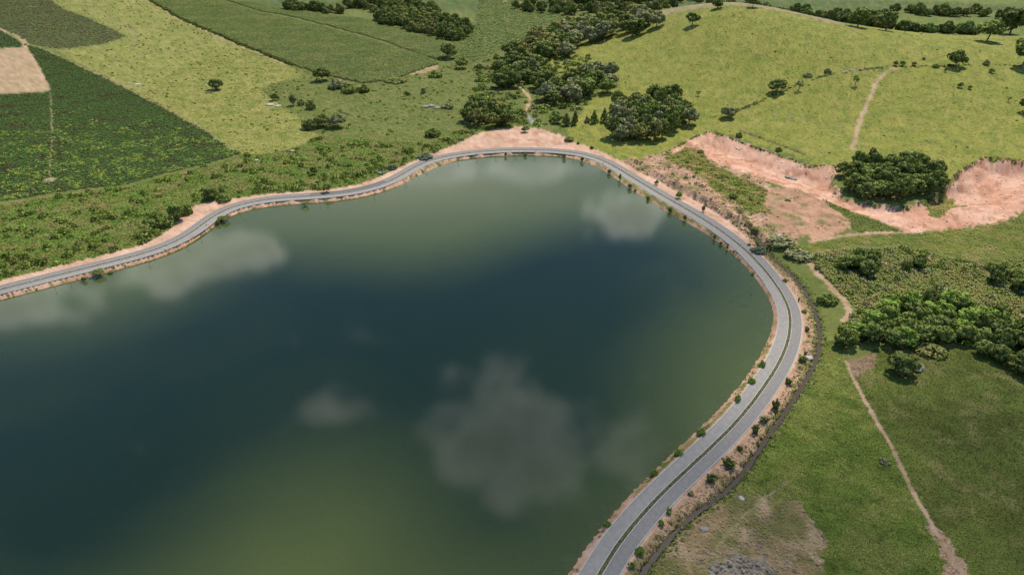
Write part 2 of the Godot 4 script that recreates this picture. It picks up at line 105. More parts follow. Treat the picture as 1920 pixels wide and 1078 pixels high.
	"valley_lane": [-1, -665.9, 1.1, -658.2, 3.3, -650.5, 5.4, -642.8, 7.6, -635.1, 9.7, -627.4, 11.8, -619.7, 13.9, -612, 15.2, -604.2, 15.2, -596.3, 14.5, -588.3, 13.7, -580.3, 12.7, -572.4, 11.3, -565, 10, -558.3],
	"paved_lane": [10.1, -562.9, 10.9, -558, 11.8, -553.1, 12.8, -548.2, 14, -543.3, 15.1, -538.5, 15.9, -533.5, 16.4, -529.6, 16.6, -527.7],
	"scarp_main": [106.6, -457.3, 119.5, -473.4, 134.6, -488.6, 147.3, -494.8, 159.6, -477.2, 172.3, -454.9, 186.9, -429.7, 191.8, -421.5, 202.4, -422.7, 208.1, -419.1],
	"scarp_east": [265.4, -391.5, 278.3, -404, 290.9, -412.7, 301.2, -419.8, 312.1, -415.2, 320.7, -410.5, 354.6, -400.7],
	"scarp_mound": [195.1, -395.4, 192.7, -376.8, 196.5, -364.7, 207.5, -359.7, 219.3, -354.7, 233.4, -361.8, 249.1, -371.2, 259.9, -384],
	"gully": [73.7, -444.4, 76.9, -439.3, 79.9, -434.2, 82.5, -428.8, 85.1, -423.4, 88.3, -418.3, 91.6, -413.4, 94.4, -408.1, 96.5, -402.6, 98.8, -397.1, 101.7, -391.9, 105.2, -387, 108.3, -381.9, 110.6, -376.4, 112.5, -370.8, 114.7, -365.2, 117.2, -359.8, 119.3, -354.3, 120.5, -348.4, 121.6, -342.5, 123, -336.7, 124.7, -331, 126.2, -325.2, 127.3, -320.4, 127.8, -317.8],
	"grove_round": [79.1, -532.2, 88.6, -566.2, 102.8, -580.2, 123.7, -573.1, 136.5, -576.3, 140.4, -545, 136, -513.1, 124.8, -493.8, 115.7, -483.4, 94.6, -465, 78, -470.6, 72.6, -493.6],
	"grove_cut": [194.8, -389.3, 211.1, -413.5, 231.4, -422.2, 256.2, -418.2, 265.1, -413.1, 259.4, -392.9, 250.8, -373.6, 229, -363.2, 215.7, -360.3, 202.7, -371.2, 194.6, -381],
	"grove_thicket": [132.8, -230.8, 140.4, -237.7, 151.3, -243.4, 159, -252.9, 169.7, -258.7, 185.6, -259.2, 197.4, -251.7, 200.5, -243, 210.1, -237.5, 218.9, -229.9, 198.2, -199.5, 190.1, -207.7, 186.3, -211.9, 182.1, -217.3, 180.8, -222.8, 170.4, -221.1, 167.9, -226.8, 155.6, -222.8, 144.5, -222.1, 131.9, -223.6],
	"grove_scrub_a": [159.2, -297.8, 166.4, -299.7, 182.1, -297.4, 175.7, -284.3, 167.4, -281.2, 158.5, -286.9],
	"grove_scrub_b": [186.2, -291.6, 197.1, -291.9, 195, -283.5, 184.1, -283.2],
	"grove_scrub_c": [220.1, -274.6, 237.1, -279.9, 243.6, -276.9, 234.4, -263, 218.9, -267.8],
	"valley_a": [-8.3, -741.7, 5.8, -782.8, 24.4, -820.6, 48.3, -872.9, 85.4, -933.4, 146.7, -875, 164.1, -794.2, 157.9, -769, 145.1, -773.8, 101.6, -803.7, 66.8, -788.3, 61.4, -745.8, 31.3, -731.5, 22.4, -745.7],
	"valley_b": [-18, -679.3, 8.5, -760.8, 27.3, -727.5, 31.3, -664.7, 47, -642.2, 68.1, -665.4, 82.7, -680.7, 93.5, -648.7, 89.6, -624.4, 78.9, -596.3, 59.2, -590.6, 39.1, -573.6, 26.2, -586, 21.6, -626.8, 0, -632, -18.3, -628.8],
	"grove_west": [-38.8, -568, -24.8, -584.4, -8.8, -567.8, -0.8, -541.5, -1.6, -521.4, -18.3, -516.1, -32.8, -521.7, -38.9, -541.8],
	"woodland": [-186.7, -1005.2, -164.2, -1052.2, -120.4, -1035.4, -77.8, -967.2, -51.4, -920.7, -51.8, -878, -69.3, -851.5, -104.3, -884.4, -151.8, -941.4, -176.2, -955.8],
	"shade_lake": [-271.8, -245, -220.1, -249.2, -174.3, -249.2, -152, -267, -123, -324.1, -69.5, -306, -26.9, -307.8, 11.6, -339.1, 75.1, -373.4, 107.5, -340.5, 120.5, -281.6, 91.7, -267, 69.4, -240.9, 61.2, -211.4, 63.7, -186.8, 45.9, -161.1, 24.7, -137.8, 12.4, -112.1, -20.6, -112.1, -26.5, -139.7, -36.4, -159.9, -50.8, -168.8, -68.8, -167.1, -82.1, -149.9, -78.9, -112.1, -173, -112.1],
	"shade_field": [21.3, -134, 43.4, -156.5, 68, -181.2, 96.5, -184, 117.2, -198.6, 136.1, -214.8, 169.2, -222.6, 201.9, -211.4, 223.9, -156.5, 176.7, -90.4, -6.9, -79],
}

const PLANTS := [
	[27.7, -137.9, 1.15, 1.7, "bush", "bright", "young_tree", "round bright green young tree on the near lakeside verge, first from the south", "young tree", "round young trees on the near lakeside verge"],
	[44.8, -157.9, 1.34, 1.97, "bush", "bright", "young_tree", "round bright green young tree on the near lakeside verge, second from the south", "young tree", "round young trees on the near lakeside verge"],
	[54.2, -166.6, 1.3, 1.91, "bush", "bright", "young_tree", "round bright green young tree on the near lakeside verge, third from the south", "young tree", "round young trees on the near lakeside verge"],
	[63.7, -176, 1.52, 2.25, "bush", "bright", "young_tree", "round bright green young tree on the near lakeside verge, fourth from the south", "young tree", "round young trees on the near lakeside verge"],
	[81, -193.5, 1.43, 2.13, "bush", "bright", "young_tree", "round bright green young tree on the near lakeside verge, fifth from the south", "young tree", "round young trees on the near lakeside verge"],
	[89.3, -204, 1.29, 1.93, "bush", "bright", "young_tree", "round bright green young tree on the near lakeside verge, sixth from the south", "young tree", "round young trees on the near lakeside verge"],
	[96.3, -214.2, 1.44, 2.16, "bush", "bright", "young_tree", "round bright green young tree on the near lakeside verge, seventh from the south", "young tree", "round young trees on the near lakeside verge"],
	[116.2, -289.6, 1.02, 1.2, "oval", "mid", "young_tree", "small dense young tree on the lakeside verge above the bend, first from the south", "young tree", "dense young trees on the far lakeside verge"],
	[112.7, -311.7, 0.68, 1.31, "oval", "mid", "young_tree", "small dense young tree on the lakeside verge above the bend, second from the south", "young tree", "dense young trees on the far lakeside verge"],
	[110.5, -315.3, 0.68, 2.85, "oval", "mid", "young_tree", "small dense young tree on the lakeside verge above the bend, third from the south", "young tree", "dense young trees on the far lakeside verge"],
	[108.7, -320.9, 0.97, 2.37, "oval", "mid", "young_tree", "small dense young tree on the lakeside verge above the bend, fourth from the south", "young tree", "dense young trees on the far lakeside verge"],
	[107, -327.3, 0.98, 3.03, "oval", "mid", "young_tree", "small dense young tree on the lakeside verge above the bend, fifth from the south", "young tree", "dense young trees on the far lakeside verge"],
	[96.5, -351.3, 1.34, 3.01, "oval", "mid", "young_tree", "small dense young tree on the lakeside verge above the bend, sixth from the south", "young tree", "dense young trees on the far lakeside verge"],
	[90.6, -363.2, 1.53, 3.33, "oval", "mid", "young_tree", "small dense young tree on the lakeside verge above the bend, seventh from the south", "young tree", "dense young trees on the far lakeside verge"],
	[81.2, -381.5, 1.43, 2.2, "oval", "mid", "young_tree", "small dense young tree on the lakeside verge above the bend, eighth from the south", "young tree", "dense young trees on the far lakeside verge"],
	[75.7, -395.1, 0.82, 1.62, "oval", "mid", "young_tree", "small dense young tree on the lakeside verge above the bend, ninth from the south", "young tree", "dense young trees on the far lakeside verge"],
	[73.1, -399.5, 1.65, 3.27, "oval", "mid", "young_tree", "small dense young tree on the lakeside verge above the bend, tenth from the south", "young tree", "dense young trees on the far lakeside verge"],
	[68.7, -413.1, 1.19, 3.67, "oval", "mid", "young_tree", "small dense young tree on the lakeside verge above the bend, eleventh from the south", "young tree", "dense young trees on the far lakeside verge"],
	[63.3, -424.6, 1.39, 3.66, "oval", "mid", "young_tree", "small dense young tree on the lakeside verge above the bend, twelfth from the south", "young tree", "dense young trees on the far lakeside verge"],
	[47.8, -448.3, 1.45, 3.46, "oval", "mid", "young_tree", "small leafy young tree at the head of the lake, first from the east", "young tree", "young trees at the head of the lake"],
	[35.9, -454.9, 1.28, 2.82, "oval", "mid", "young_tree", "small leafy young tree at the head of the lake, second from the east", "young tree", "young trees at the head of the lake"],
	[9.2, -459.1, 1.29, 2.46, "oval", "mid", "young_tree", "small leafy young tree at the head of the lake, third from the east", "young tree", "young trees at the head of the lake"],
	[-4.4, -459.1, 1.29, 2.85, "oval", "mid", "young_tree", "small leafy young tree at the head of the lake, fourth from the east", "young tree", "young trees at the head of the lake"],
	[32.5, -123.5, 1.22, 1.39, "spiky", "mid", "shrub", "spreading spiky mid green shrub on the sandy outer verge, first from the south", "shrub", "shrubs on the sandy outer verge"],
	[35.2, -128, 1.32, 2.22, "bush", "bright", "shrub", "compact rounded bright green shrub on the sandy outer verge, second from the south", "shrub", "shrubs on the sandy outer verge"],
	[43.1, -137.5, 1.54, 1.33, "spiky", "bright", "shrub", "spreading spiky bright green shrub on the sandy outer verge, third from the south", "shrub", "shrubs on the sandy outer verge"],
	[46.3, -142.3, 1.33, 1.29, "spiky", "mid", "shrub", "spreading spiky mid green shrub on the sandy outer verge, fourth from the south", "shrub", "shrubs on the sandy outer verge"],
	[54.2, -149.1, 1.45, 0.94, "spiky", "grey", "shrub", "spreading spiky grey green shrub on the sandy outer verge, fifth from the south", "shrub", "shrubs on the sandy outer verge"],
	[61.8, -154.7, 1.73, 1.83, "spiky", "dark", "shrub", "spreading spiky dark green shrub on the sandy outer verge, sixth from the south", "shrub", "shrubs on the sandy outer verge"],
	[69.1, -161.3, 2.8, 2.3, "spiky", "dark", "shrub", "spreading spiky dark green shrub on the sandy outer verge, seventh from the south", "shrub", "shrubs on the sandy outer verge"],
	[74.6, -168.5, 1.13, 1.51, "bush", "dark", "shrub", "compact rounded dark green shrub on the sandy outer verge, eighth from the south", "shrub", "shrubs on the sandy outer verge"],
	[82.2, -176.7, 1.71, 3.02, "spiky", "dark", "shrub", "spreading spiky dark green shrub on the sandy outer verge, ninth from the south", "shrub", "shrubs on the sandy outer verge"],
	[86.7, -182.1, 2.2, 1.99, "spiky", "grey", "shrub", "spreading spiky grey green shrub on the sandy outer verge, tenth from the south", "shrub", "shrubs on the sandy outer verge"],
	[93.3, -189.1, 2.54, 2.95, "spiky", "dark", "shrub", "spreading spiky dark green shrub on the sandy outer verge, eleventh from the south", "shrub", "shrubs on the sandy outer verge"],
	[102.7, -203.6, 1.78, 1.93, "spiky", "dark", "shrub", "spreading spiky dark green shrub on the sandy outer verge, twelfth from the south", "shrub", "shrubs on the sandy outer verge"],
	[110.3, -212.7, 0.71, 0.73, "bush", "dark", "shrub", "compact rounded dark green shrub on the sandy outer verge, thirteenth from the south", "shrub", "shrubs on the sandy outer verge"],
	[113.3, -217.5, 1.87, 1.81, "spiky", "mid", "shrub", "spreading spiky mid green shrub on the sandy outer verge, fourteenth from the south", "shrub", "shrubs on the sandy outer verge"],
	[116, -222.1, 1.05, 1.46, "spiky", "grey", "shrub", "spreading spiky grey green shrub on the sandy outer verge, fifteenth from the south", "shrub", "shrubs on the sandy outer verge"],
	[122.7, -238.7, 1.66, 1.54, "spiky", "mid", "shrub", "spreading spiky mid green shrub on the sandy outer verge, sixteenth from the south", "shrub", "shrubs on the sandy outer verge"],
	[127, -253.2, 1.04, 1.48, "bush", "bright", "shrub", "compact rounded bright green shrub on the sandy outer verge, seventeenth from the south", "shrub", "shrubs on the sandy outer verge"],
	[127.9, -262.5, 0.59, 1.68, "spiky", "dark", "shrub", "spreading spiky dark green shrub on the sandy outer verge, eighteenth from the south", "shrub", "shrubs on the sandy outer verge"],
	[125.1, -310.7, 3.37, 1.97, "bush", "blue", "shrub", "blue grey rounded bush on the outer verge where the ditch begins", "shrub", ""],
	[122.4, -318, 0.96, 1.12, "bush", "dark", "shrub", "tiny dark bush beside the blue grey bush on the outer verge", "shrub", ""],
	[109.1, -361.2, 1.37, 3.41, "oval", "dark", "young_tree", "slim dark young tree standing over the eroded gully beside the outer road", "young tree", ""],
	[99.4, -381, 1.74, 3.38, "round", "bright", "young_tree", "leafy bright green young tree on the pink verge beside the gully", "young tree", ""],
	[90, -402.6, 1.49, 3.04, "round", "mid", "young_tree", "young tree with bare foot on the pink verge at the top of the gully", "young tree", ""],
	[127.9, -280.4, 1.5, 1.31, "bush", "mid", "shrub", "low olive shrub on the outer verge at the start of the wide road bend", "shrub", ""],
	[60.6, -436.6, 1.24, 3.09, "twig", "bare", "sapling", "thin bare sapling on the lakeside verge, first west of the lake head", "sapling", "bare saplings on the lakeside verge"],
	[42.4, -453.7, 1.28, 3.2, "twig", "bare", "sapling", "thin bare sapling on the lakeside verge, second west of the lake head", "sapling", "bare saplings on the lakeside verge"],
	[15.9, -459.6, 1.29, 3.24, "twig", "bare", "sapling", "thin bare sapling on the lakeside verge, third west of the lake head", "sapling", "bare saplings on the lakeside verge"],
	[2.2, -459.7, 1.29, 3.24, "twig", "bare", "sapling", "thin bare sapling on the lakeside verge, fourth west of the lake head", "sapling", "bare saplings on the lakeside verge"],
	[-11.4, -457.5, 1.29, 3.23, "twig", "bare", "sapling", "thin bare sapling on the lakeside verge, fifth west of the lake head", "sapling", "bare saplings on the lakeside verge"],
	[-24.2, -454.8, 1.28, 3.21, "twig", "bare", "sapling", "thin bare sapling on the lakeside verge, sixth west of the lake head", "sapling", "bare saplings on the lakeside verge"],
	[-36.5, -446.7, 1.26, 3.16, "twig", "bare", "sapling", "thin bare sapling on the lakeside verge, seventh west of the lake head", "sapling", "bare saplings on the lakeside verge"],
	[-56.5, -431.2, 1.23, 3.06, "twig", "bare", "sapling", "thin bare sapling on the lakeside verge, eighth west of the lake head", "sapling", "bare saplings on the lakeside verge"],
	[-66.8, -406.3, 1.17, 2.9, "twig", "bare", "sapling", "thin bare sapling on the lakeside verge, ninth west of the lake head", "sapling", "bare saplings on the lakeside verge"],
	[-82.8, -385.3, 1.12, 2.77, "twig", "bare", "sapling", "thin bare sapling on the lakeside verge, tenth west of the lake head", "sapling", "bare saplings on the lakeside verge"],
	[-109, -375.3, 1.1, 2.71, "twig", "bare", "sapling", "thin bare sapling on the lakeside verge, eleventh west of the lake head", "sapling", "bare saplings on the lakeside verge"],
	[-137.7, -371, 1.09, 2.68, "twig", "bare", "sapling", "thin bare sapling on the lakeside verge, twelfth west of the lake head", "sapling", "bare saplings on the lakeside verge"],
	[-156.3, -363, 1.07, 2.63, "twig", "bare", "sapling", "thin bare sapling on the lakeside verge, thirteenth west of the lake head", "sapling", "bare saplings on the lakeside verge"],
	[-164.9, -328.4, 0.99, 2.41, "twig", "bare", "sapling", "thin bare sapling on the lakeside verge, fourteenth west of the lake head", "sapling", "bare saplings on the lakeside verge"],
	[-167.5, -317.6, 0.96, 2.35, "twig", "bare", "sapling", "thin bare sapling on the lakeside verge, fifteenth west of the lake head", "sapling", "bare saplings on the lakeside verge"],
	[-179.3, -299.7, 0.92, 2.24, "twig", "bare", "sapling", "thin bare sapling on the lakeside verge, sixteenth west of the lake head", "sapling", "bare saplings on the lakeside verge"],
	[-205.9, -278.3, 0.87, 2.11, "twig", "bare", "sapling", "thin bare sapling on the lakeside verge, seventeenth west of the lake head", "sapling", "bare saplings on the lakeside verge"],
	[-210.9, -274.2, 0.86, 2.09, "twig", "bare", "sapling", "thin bare sapling on the lakeside verge, eighteenth west of the lake head", "sapling", "bare saplings on the lakeside verge"],
	[-161.1, -351, 3.27, 2.68, "umbrella", "dark", "shore_tree", "umbrella shaped small tree leaning over the water at the west shore bend", "tree", ""],
	[-162.8, -346.7, 1.32, 2.65, "round", "mid", "shore_tree", "little light green tree beside the umbrella shaped tree on the shore", "tree", ""],
	[-198, -288.3, 3.31, 2.8, "umbrella", "dark", "shore_tree", "dark spreading shore tree on the red bank near the west end of the road", "tree", ""],
	[-202.4, -283, 1.26, 2.11, "round", "dark", "shore_tree", "small dark tree just west of the dark spreading shore tree", "tree", ""],
	[-194, -290.6, 1.28, 1, "bush", "dark", "shore_tree", "small dark bush just east of the dark spreading shore tree", "tree", ""],
	[-121.8, -372.8, 3.43, 2.9, "sparse", "mid", "shore_tree", "sparse leafy tree alone on the verge of the straight north shore", "tree", ""],
	[-265.5, -624.3, 6.72, 7.36, "round", "dark", "tree", "lone dark round tree in the pale pasture", "tree", ""],
	[183.9, -741.3, 7.55, 12.45, "broad", "dark", "tree", "lone spreading tree on the hill pasture below the skyline crest", "tree", ""],
	[217.7, -779.4, 7.01, 9.79, "oval", "dark", "tree", "tree on the hill crest nearest to the lone spreading tree", "tree", ""],
	[250.2, -763.8, 6.31, 8.59, "broad", "dark", "tree", "spreading tree farther along the hill crest, west of the tall leafy tree", "tree", ""],
	[339.6, -712.6, 10.79, 17.97, "oval", "mid", "tree", "tall broad leafy tree behind the shoulder of the hill", "tree", ""],
	[367.5, -711, 9.69, 17.18, "broad", "dark", "tree", "flat topped umbrella tree on the skyline of the hill pasture", "tree", ""],
	[451, -681.7, 12.45, 18.04, "broad", "mid", "tree", "wide spreading tree with clear trunk and shadow on the hill shoulder", "tree", ""],
	[368.7, -587, 8.65, 13.01, "round", "dark", "tree", "dense round dark tree at the field boundary on the hill", "tree", ""],
	[612.8, -887.9, 16.43, 30.33, "oval", "dark", "tree", "big dark tree behind the wide spreading tree at the edge of the hill", "tree", ""],
	[430.7, -595.1, 10.6, 25.34, "broad", "mid", "tree", "tall tree cut by the picture edge at the end of the hill boundary", "tree", ""],
	[374.7, -493.6, 7.85, 11.9, "round", "dark", "tree", "dark tree mostly outside the picture at the eastern edge of the hill pasture", "tree", ""],
	[-67.5, -761.5, 9.16, 14.69, "round", "dark", "tree", "dark dense tree at the eastern tip of the maize field", "tree", ""],
	[-50.8, -715, 7.04, 9.86, "round", "mid", "tree", "smaller tree just below the dense tree at the tip of the maize field", "tree", ""],
	[-33.2, -708, 4.56, 5.62, "round", "dark", "tree", "small dark round tree alone in the valley meadow by the brook trees", "tree", ""],
	[-59, -498.9, 6.14, 5.81, "bush", "dark", "bush", "dark square bush alone in the meadow above the lake", "bush", ""],
	[41.9, -521.3, 3.91, 9.83, "cone", "dark", "tree", "western one of the first pair of upright cypress like trees", "tree", ""],
	[48.7, -523.7, 3.1, 11.1, "cone", "dark", "tree", "eastern one of the first pair of upright cypress like trees", "tree", ""],
	[63.8, -526.6, 3.32, 10.2, "cone", "mid", "tree", "open western one of the second pair of upright trees", "tree", ""],
	[71.9, -528.6, 3.33, 11.1, "cone", "mid", "tree", "eastern one of the second pair of upright trees beside the round grove", "tree", ""],
	[58.6, -528.4, 2.5, 4.96, "bush", "grey", "bush", "pale grey bush between the two pairs of upright trees", "bush", ""],
	[35, -529.8, 5, 7.33, "round", "mid", "tree", "broad tree beside the first pair of upright trees", "tree", ""],
	[165.2, -520.9, 6.16, 6.64, "round", "grey", "tree", "open grey green tree on the slope above the soil cut", "tree", ""],
	[153.9, -571.8, 2.67, 4.9, "sparse", "grey", "tree", "thin half bare tree on the lower hill pasture", "tree", ""],
	[212.4, -556.8, 7.18, 9.61, "round", "dark", "tree", "dark leaning tree on the middle of the hill pasture", "tree", ""],
	[229.2, -554.5, 3.9, 8.25, "sparse", "grey", "tree", "half dead pale tree just east of the dark leaning tree", "tree", ""],
	[261.3, -581.1, 3.16, 3.39, "bush", "grey", "bush", "grey bush on the hill boundary line", "bush", ""],
	[244.4, -578, 4.04, 3, "bush", "grey", "bush", "low bare grey bush below the hill boundary line", "bush", ""],
	[273, -554, 3.25, 8.52, "sparse", "mid", "tree", "slender leaning tree beside the hill track", "tree", ""],
	[319.8, -588.9, 2.28, 3.81, "round", "dark", "tree", "first of three small dark trees at the top of the hill track", "tree", ""],
	[325.5, -588.6, 2.28, 3.81, "round", "dark", "tree", "second of three small dark trees at the top of the hill track", "tree", ""],
	[335.1, -588.4, 2.05, 2.95, "round", "dark", "tree", "third of three small dark trees at the top of the hill track", "tree", ""],
	[349.9, -602.5, 1.4, 1.86, "bush", "dark", "bush", "tiny dark bush in the grass above the hill boundary", "bush", ""],
	[351, -583.7, 2.95, 3.03, "bush", "mid", "bush", "low bush on the boundary west of the dense round tree", "bush", ""],
	[398.3, -593.3, 2.76, 4.6, "bush", "grey", "bush", "grey bush on the boundary east of the dense round tree", "bush", ""],
	[348.6, -540.6, 2.33, 3.84, "round", "dark", "tree", "small dark tree in the east pasture, western one of two", "tree", ""],
	[354.9, -538.4, 1.9, 2.25, "round", "dark", "tree", "small dark tree in the east pasture, eastern one of two", "tree", ""],
	[391.6, -573.5, 2.45, 3.15, "round", "mid", "tree", "small tree just below the boundary in the east pasture", "tree", ""],
	[354.3, -574.3, 1.34, 3.15, "round", "dark", "tree", "tiny tree just below the dense round tree", "tree", ""],
	[371.9, -515.4, 2.04, 4.18, "sparse", "mid", "tree", "thin small tree near the eastern edge of the east pasture", "tree", ""],
	[147, -208.5, 5.83, 3.97, "round", "dark", "tree", "dark broad tree alone beside the grey boulder in the near field", "tree", ""],
	[118.8, -161.9, 1.87, 1.22, "bush", "grey", "bush", "grey green bush beside the near dirt lane", "bush", ""],
	[163.7, -220.6, 6.07, 3.2, "bush", "olive", "bush", "olive green spreading bush at the front edge of the big thicket", "bush", ""],
	[-177.9, -378.2, 4.1, 7, "round", "dark", "tree", "dark round tree at the inner edge of the pink verge by the west bend", "tree", ""],
	[-170.2, -376.8, 4.4, 4.05, "bush", "mid", "bush", "broad green bush beside the dark round tree at the west bend", "bush", ""],
	[-112.4, -390.2, 2.91, 5.21, "round", "mid", "tree", "small tree on the verge edge of the north shore", "tree", ""],
	[-127.3, -418.9, 2.4, 5.23, "round", "dark", "tree", "small dark tree in the wild bank behind the north shore", "tree", ""],
	[-185.1, -349.1, 4.43, 8.67, "round", "dark", "tree", "tall dark bush by the concrete drain", "tree", ""],
	[-183.4, -357.1, 3.31, 5.7, "bush", "mid", "bush", "leafy bush on the road side of the concrete drain", "bush", ""],
	[-191.4, -341.2, 5.81, 4.28, "bush", "dark", "bush", "wide dark bush west of the concrete drain", "bush", ""],
	[-204.1, -592.8, 4.13, 5.95, "round", "dark", "tree", "dark bush at the west end of the grey shrub line in the pasture", "tree", ""],
	[-183.8, -577.1, 3.59, 9.69, "oval", "grey", "tree", "tall grey leafless shrub in the shrub line in the pasture", "tree", ""],
	[-177.6, -577.4, 3.14, 5.23, "bush", "grey", "bush", "second grey leafless shrub in the shrub line in the pasture", "bush", ""],
	[-166.3, -566.6, 4.42, 7.32, "bush", "mid", "bush", "green shrub at the east end of the shrub line in the pasture", "bush", ""],
	[-154, -516.1, 6.93, 7.05, "bush", "dark", "bush", "dark bush at the west of the bush clump below the shrub line", "bush", ""],
	[-146, -521.7, 6.17, 8.37, "round", "dark", "tree", "middle tree of the bush clump below the shrub line", "tree", ""],
	[-134.3, -519.2, 7.38, 8.63, "round", "grey", "tree", "grey green tree at the east of the bush clump below the shrub line", "tree", ""],
	[-179.9, -662.7, 8.6, 9.41, "round", "dark", "tree", "dark tree at the west end of the hedge under the maize", "tree", ""],
	[-160.3, -637.8, 8.81, 7.82, "bush", "grey", "bush", "grey bush in the middle of the hedge under the maize", "bush", ""],
	[-146.1, -623.2, 8.15, 6.8, "bush", "mid", "bush", "green bush in the hedge under the maize", "bush", ""],
	[-133.3, -623.6, 5.76, 6.72, "bush", "dark", "bush", "dark bush at the east end of the hedge under the maize", "bush", ""],
	[-110.2, -662.6, 11.13, 3.3, "bush", "mid", "bush", "low hedge bush below the corner of the maize", "bush", ""],
	[-74.6, -681.7, 7.78, 5.82, "bush", "mid", "bush", "bush beside the stubble corner of the maize", "bush", ""],
	[-54.2, -571.5, 5.78, 4.06, "bush", "grey", "bush", "brownish bush beside the grey meadow boulders", "bush", ""],
	[-79.5, -618.9, 2.38, 4.99, "bush", "grey", "bush", "small brown bush in the middle of the meadow", "bush", ""],
	[-92.6, -613.3, 2.84, 3.3, "bush", "dark", "bush", "small dark bush in the middle of the meadow", "bush", ""],
	[173.4, -531.9, 3.35, 1.13, "bush", "dark", "bush", "dark low scrub on the slope beside the open grey green tree", "bush", ""],
	[163.1, -481.9, 2.5, 3.63, "bush", "mid", "bush", "green bush on the rim of the soil cut", "bush", ""],
	[181.1, -450, 2.36, 2.99, "bush", "mid", "bush", "lone green bush on the grass above the rim of the soil cut", "bush", ""],
	[116.8, -436.9, 2.13, 2.24, "bush", "dark", "bush", "dark bush on the grassy tongue below the soil cut", "bush", ""],
	[129.3, -454.1, 2.38, 2.25, "bush", "mid", "bush", "bush at the head of the grassy tongue below the soil cut", "bush", ""],
	[130.1, -376.3, 2.67, 2.4, "bush", "mid", "bush", "bush at the lower end of the grassy tongue", "bush", ""],
	[160, -370, 2.01, 1.4, "bush", "mid", "bush", "bush on the bare orange slope", "bush", ""],
	[138.1, -316.7, 7.39, 3.7, "bush", "grey", "bush", "large feathery grey green bush east of the ditch head", "bush", ""],
	[143.1, -304, 7.43, 3.1, "bush", "grey", "bush", "second large feathery bush east of the ditch head", "bush", ""],
	[140.1, -261.2, 4.73, 4, "bush", "mid", "bush", "rounded bush beside the red lane", "bush", ""],
	[225.3, -283.9, 3.27, 3.03, "bush", "dark", "bush", "dark bush in the scrub beside the eastern thicket", "bush", ""],
	[10, -507.7, 3.22, 1.87, "round", "mid", "tree", "small tree at the edge of the pink soil fan beside the paved lane", "tree", ""],
	[41.6, -488.1, 3.89, 3.02, "bush", "mid", "bush", "round bush at the eastern edge of the pink soil fan", "bush", ""],
	[56.6, -471.1, 1.51, 2.03, "bush", "dark", "bush", "small dark bush on the eastern rim of the pink soil fan", "bush", ""],
	[47.6, -480.7, 1.15, 1.86, "bush", "dark", "bush", "tiny dark bush on the rim of the pink soil fan", "bush", ""],
	[-59.8, -452, 6.2, 2.13, "bush", "blue", "bush", "low bluish bush on the verge edge at the north west bend", "bush", ""],
	[-78.9, -431.1, 3.86, 2.36, "bush", "blue", "bush", "small bluish bush beside the concrete outlet", "bush", ""],
]

const STONES := [
	[153.7, -211.9, 3.46, 0.8, "grey", "big grey boulder beside the dark broad tree in the near field", ""],
	[177.1, -416.2, 2.38, 0.6, "grey", "grey rubble heap on the track of the soil cut, western half", ""],
	[179.1, -413.2, 2.37, 0.6, "grey", "grey rubble heap on the track of the soil cut, eastern half", ""],
	[-72.8, -574.6, 3.13, 0.7, "grey", "westernmost grey boulder in the meadow above the lake", ""],
	[-68.2, -577.8, 3.59, 0.7, "grey", "middle grey boulder in the meadow above the lake", ""],
	[-62.3, -571.5, 3.11, 0.5, "grey", "easternmost grey boulder in the meadow, beside the brownish bush", ""],
	[-342.7, -636.6, 3.42, 0.4, "pale", "pale flat rock by the edge of the pale pasture", ""],
	[-352.8, -641.5, 1.72, 0.4, "pale", "small pale rock near the pale flat rock in the pasture", ""],
	[-203.7, -577.9, 3.59, 0.4, "pale", "pale rock heap at the head of the shrub line, larger one", ""],
	[-196.5, -575, 2.68, 0.4, "pale", "pale rock heap at the head of the shrub line, smaller one", ""],
	[54.2, -122.4, 0.65, 0.5, "grey", "grey boulder on the west side of the rock outcrop", ""],
	[66.2, -123.1, 0.58, 0.5, "grey", "grey boulder on the east side of the rock outcrop", ""],
	[55.2, -136, 1.22, 0.4, "grey", "small grey stone by the trail at the stony waste", ""],
	[69.2, -147.6, 0.96, 0.4, "pale", "pale stone where the trail leaves the ditch", ""],
	[116.5, -219.5, 1.56, 0.5, "pale", "white stone between the outer verge and the ditch", ""],
	[140.8, -327.1, 1.4, 0.5, "pale", "pale stone below the orange soil slope", ""],
]

const BRANCHES := [
	[103.8, -268.9, "drowned branches sticking out of the lake near the road bend, largest tangle"],
	[109.7, -270.8, "drowned branches nearer to the shore of the road bend"],
	[103.4, -261, "drowned branches south of the largest tangle"],
	[99.1, -266.1, "drowned branches farthest out in the lake"],
]

const CATTLE := [
	[-170.7, -439.9, 0.5, "white", "white cow grazing in the meadow north of the lake road"],
	[-166.8, -438, 1.4, "dark", "dark cow beside the white cow in the meadow"],
	[-152.3, -459.7, 0.2, "white", "white cow at the lower edge of the pale pasture"],
	[-163.6, -460.6, 0.1, "dark", "dark cow at the lower edge of the pale pasture"],
	[-278.9, -634.5, 0.1, "white", "pale cow standing by the lone round tree"],
]

const OUTLETS := [
	[-188.6, -346.8, 0.5, 9, "grey concrete drain outlet among bushes at the west bend"],
	[-84.1, -424.1, -0.7, 6, "grey concrete drain outlet at the verge of the north west bend"],
]

const HEAP := [
	[-286.6, -402],
]

# ------------------------------------------------------------------ helpers
var taken := {}
var poly := {}
var box := {}
var rough_noise := FastNoiseLite.new()
var fine_noise := FastNoiseLite.new()
var patch_noise := FastNoiseLite.new()
var leaf_noise := FastNoiseLite.new()

func numbered(called: String) -> String:
	if not taken.has(called):
		taken[called] = 0
		return called
	taken[called] += 1
	return "%s_%03d" % [called, taken[called]]

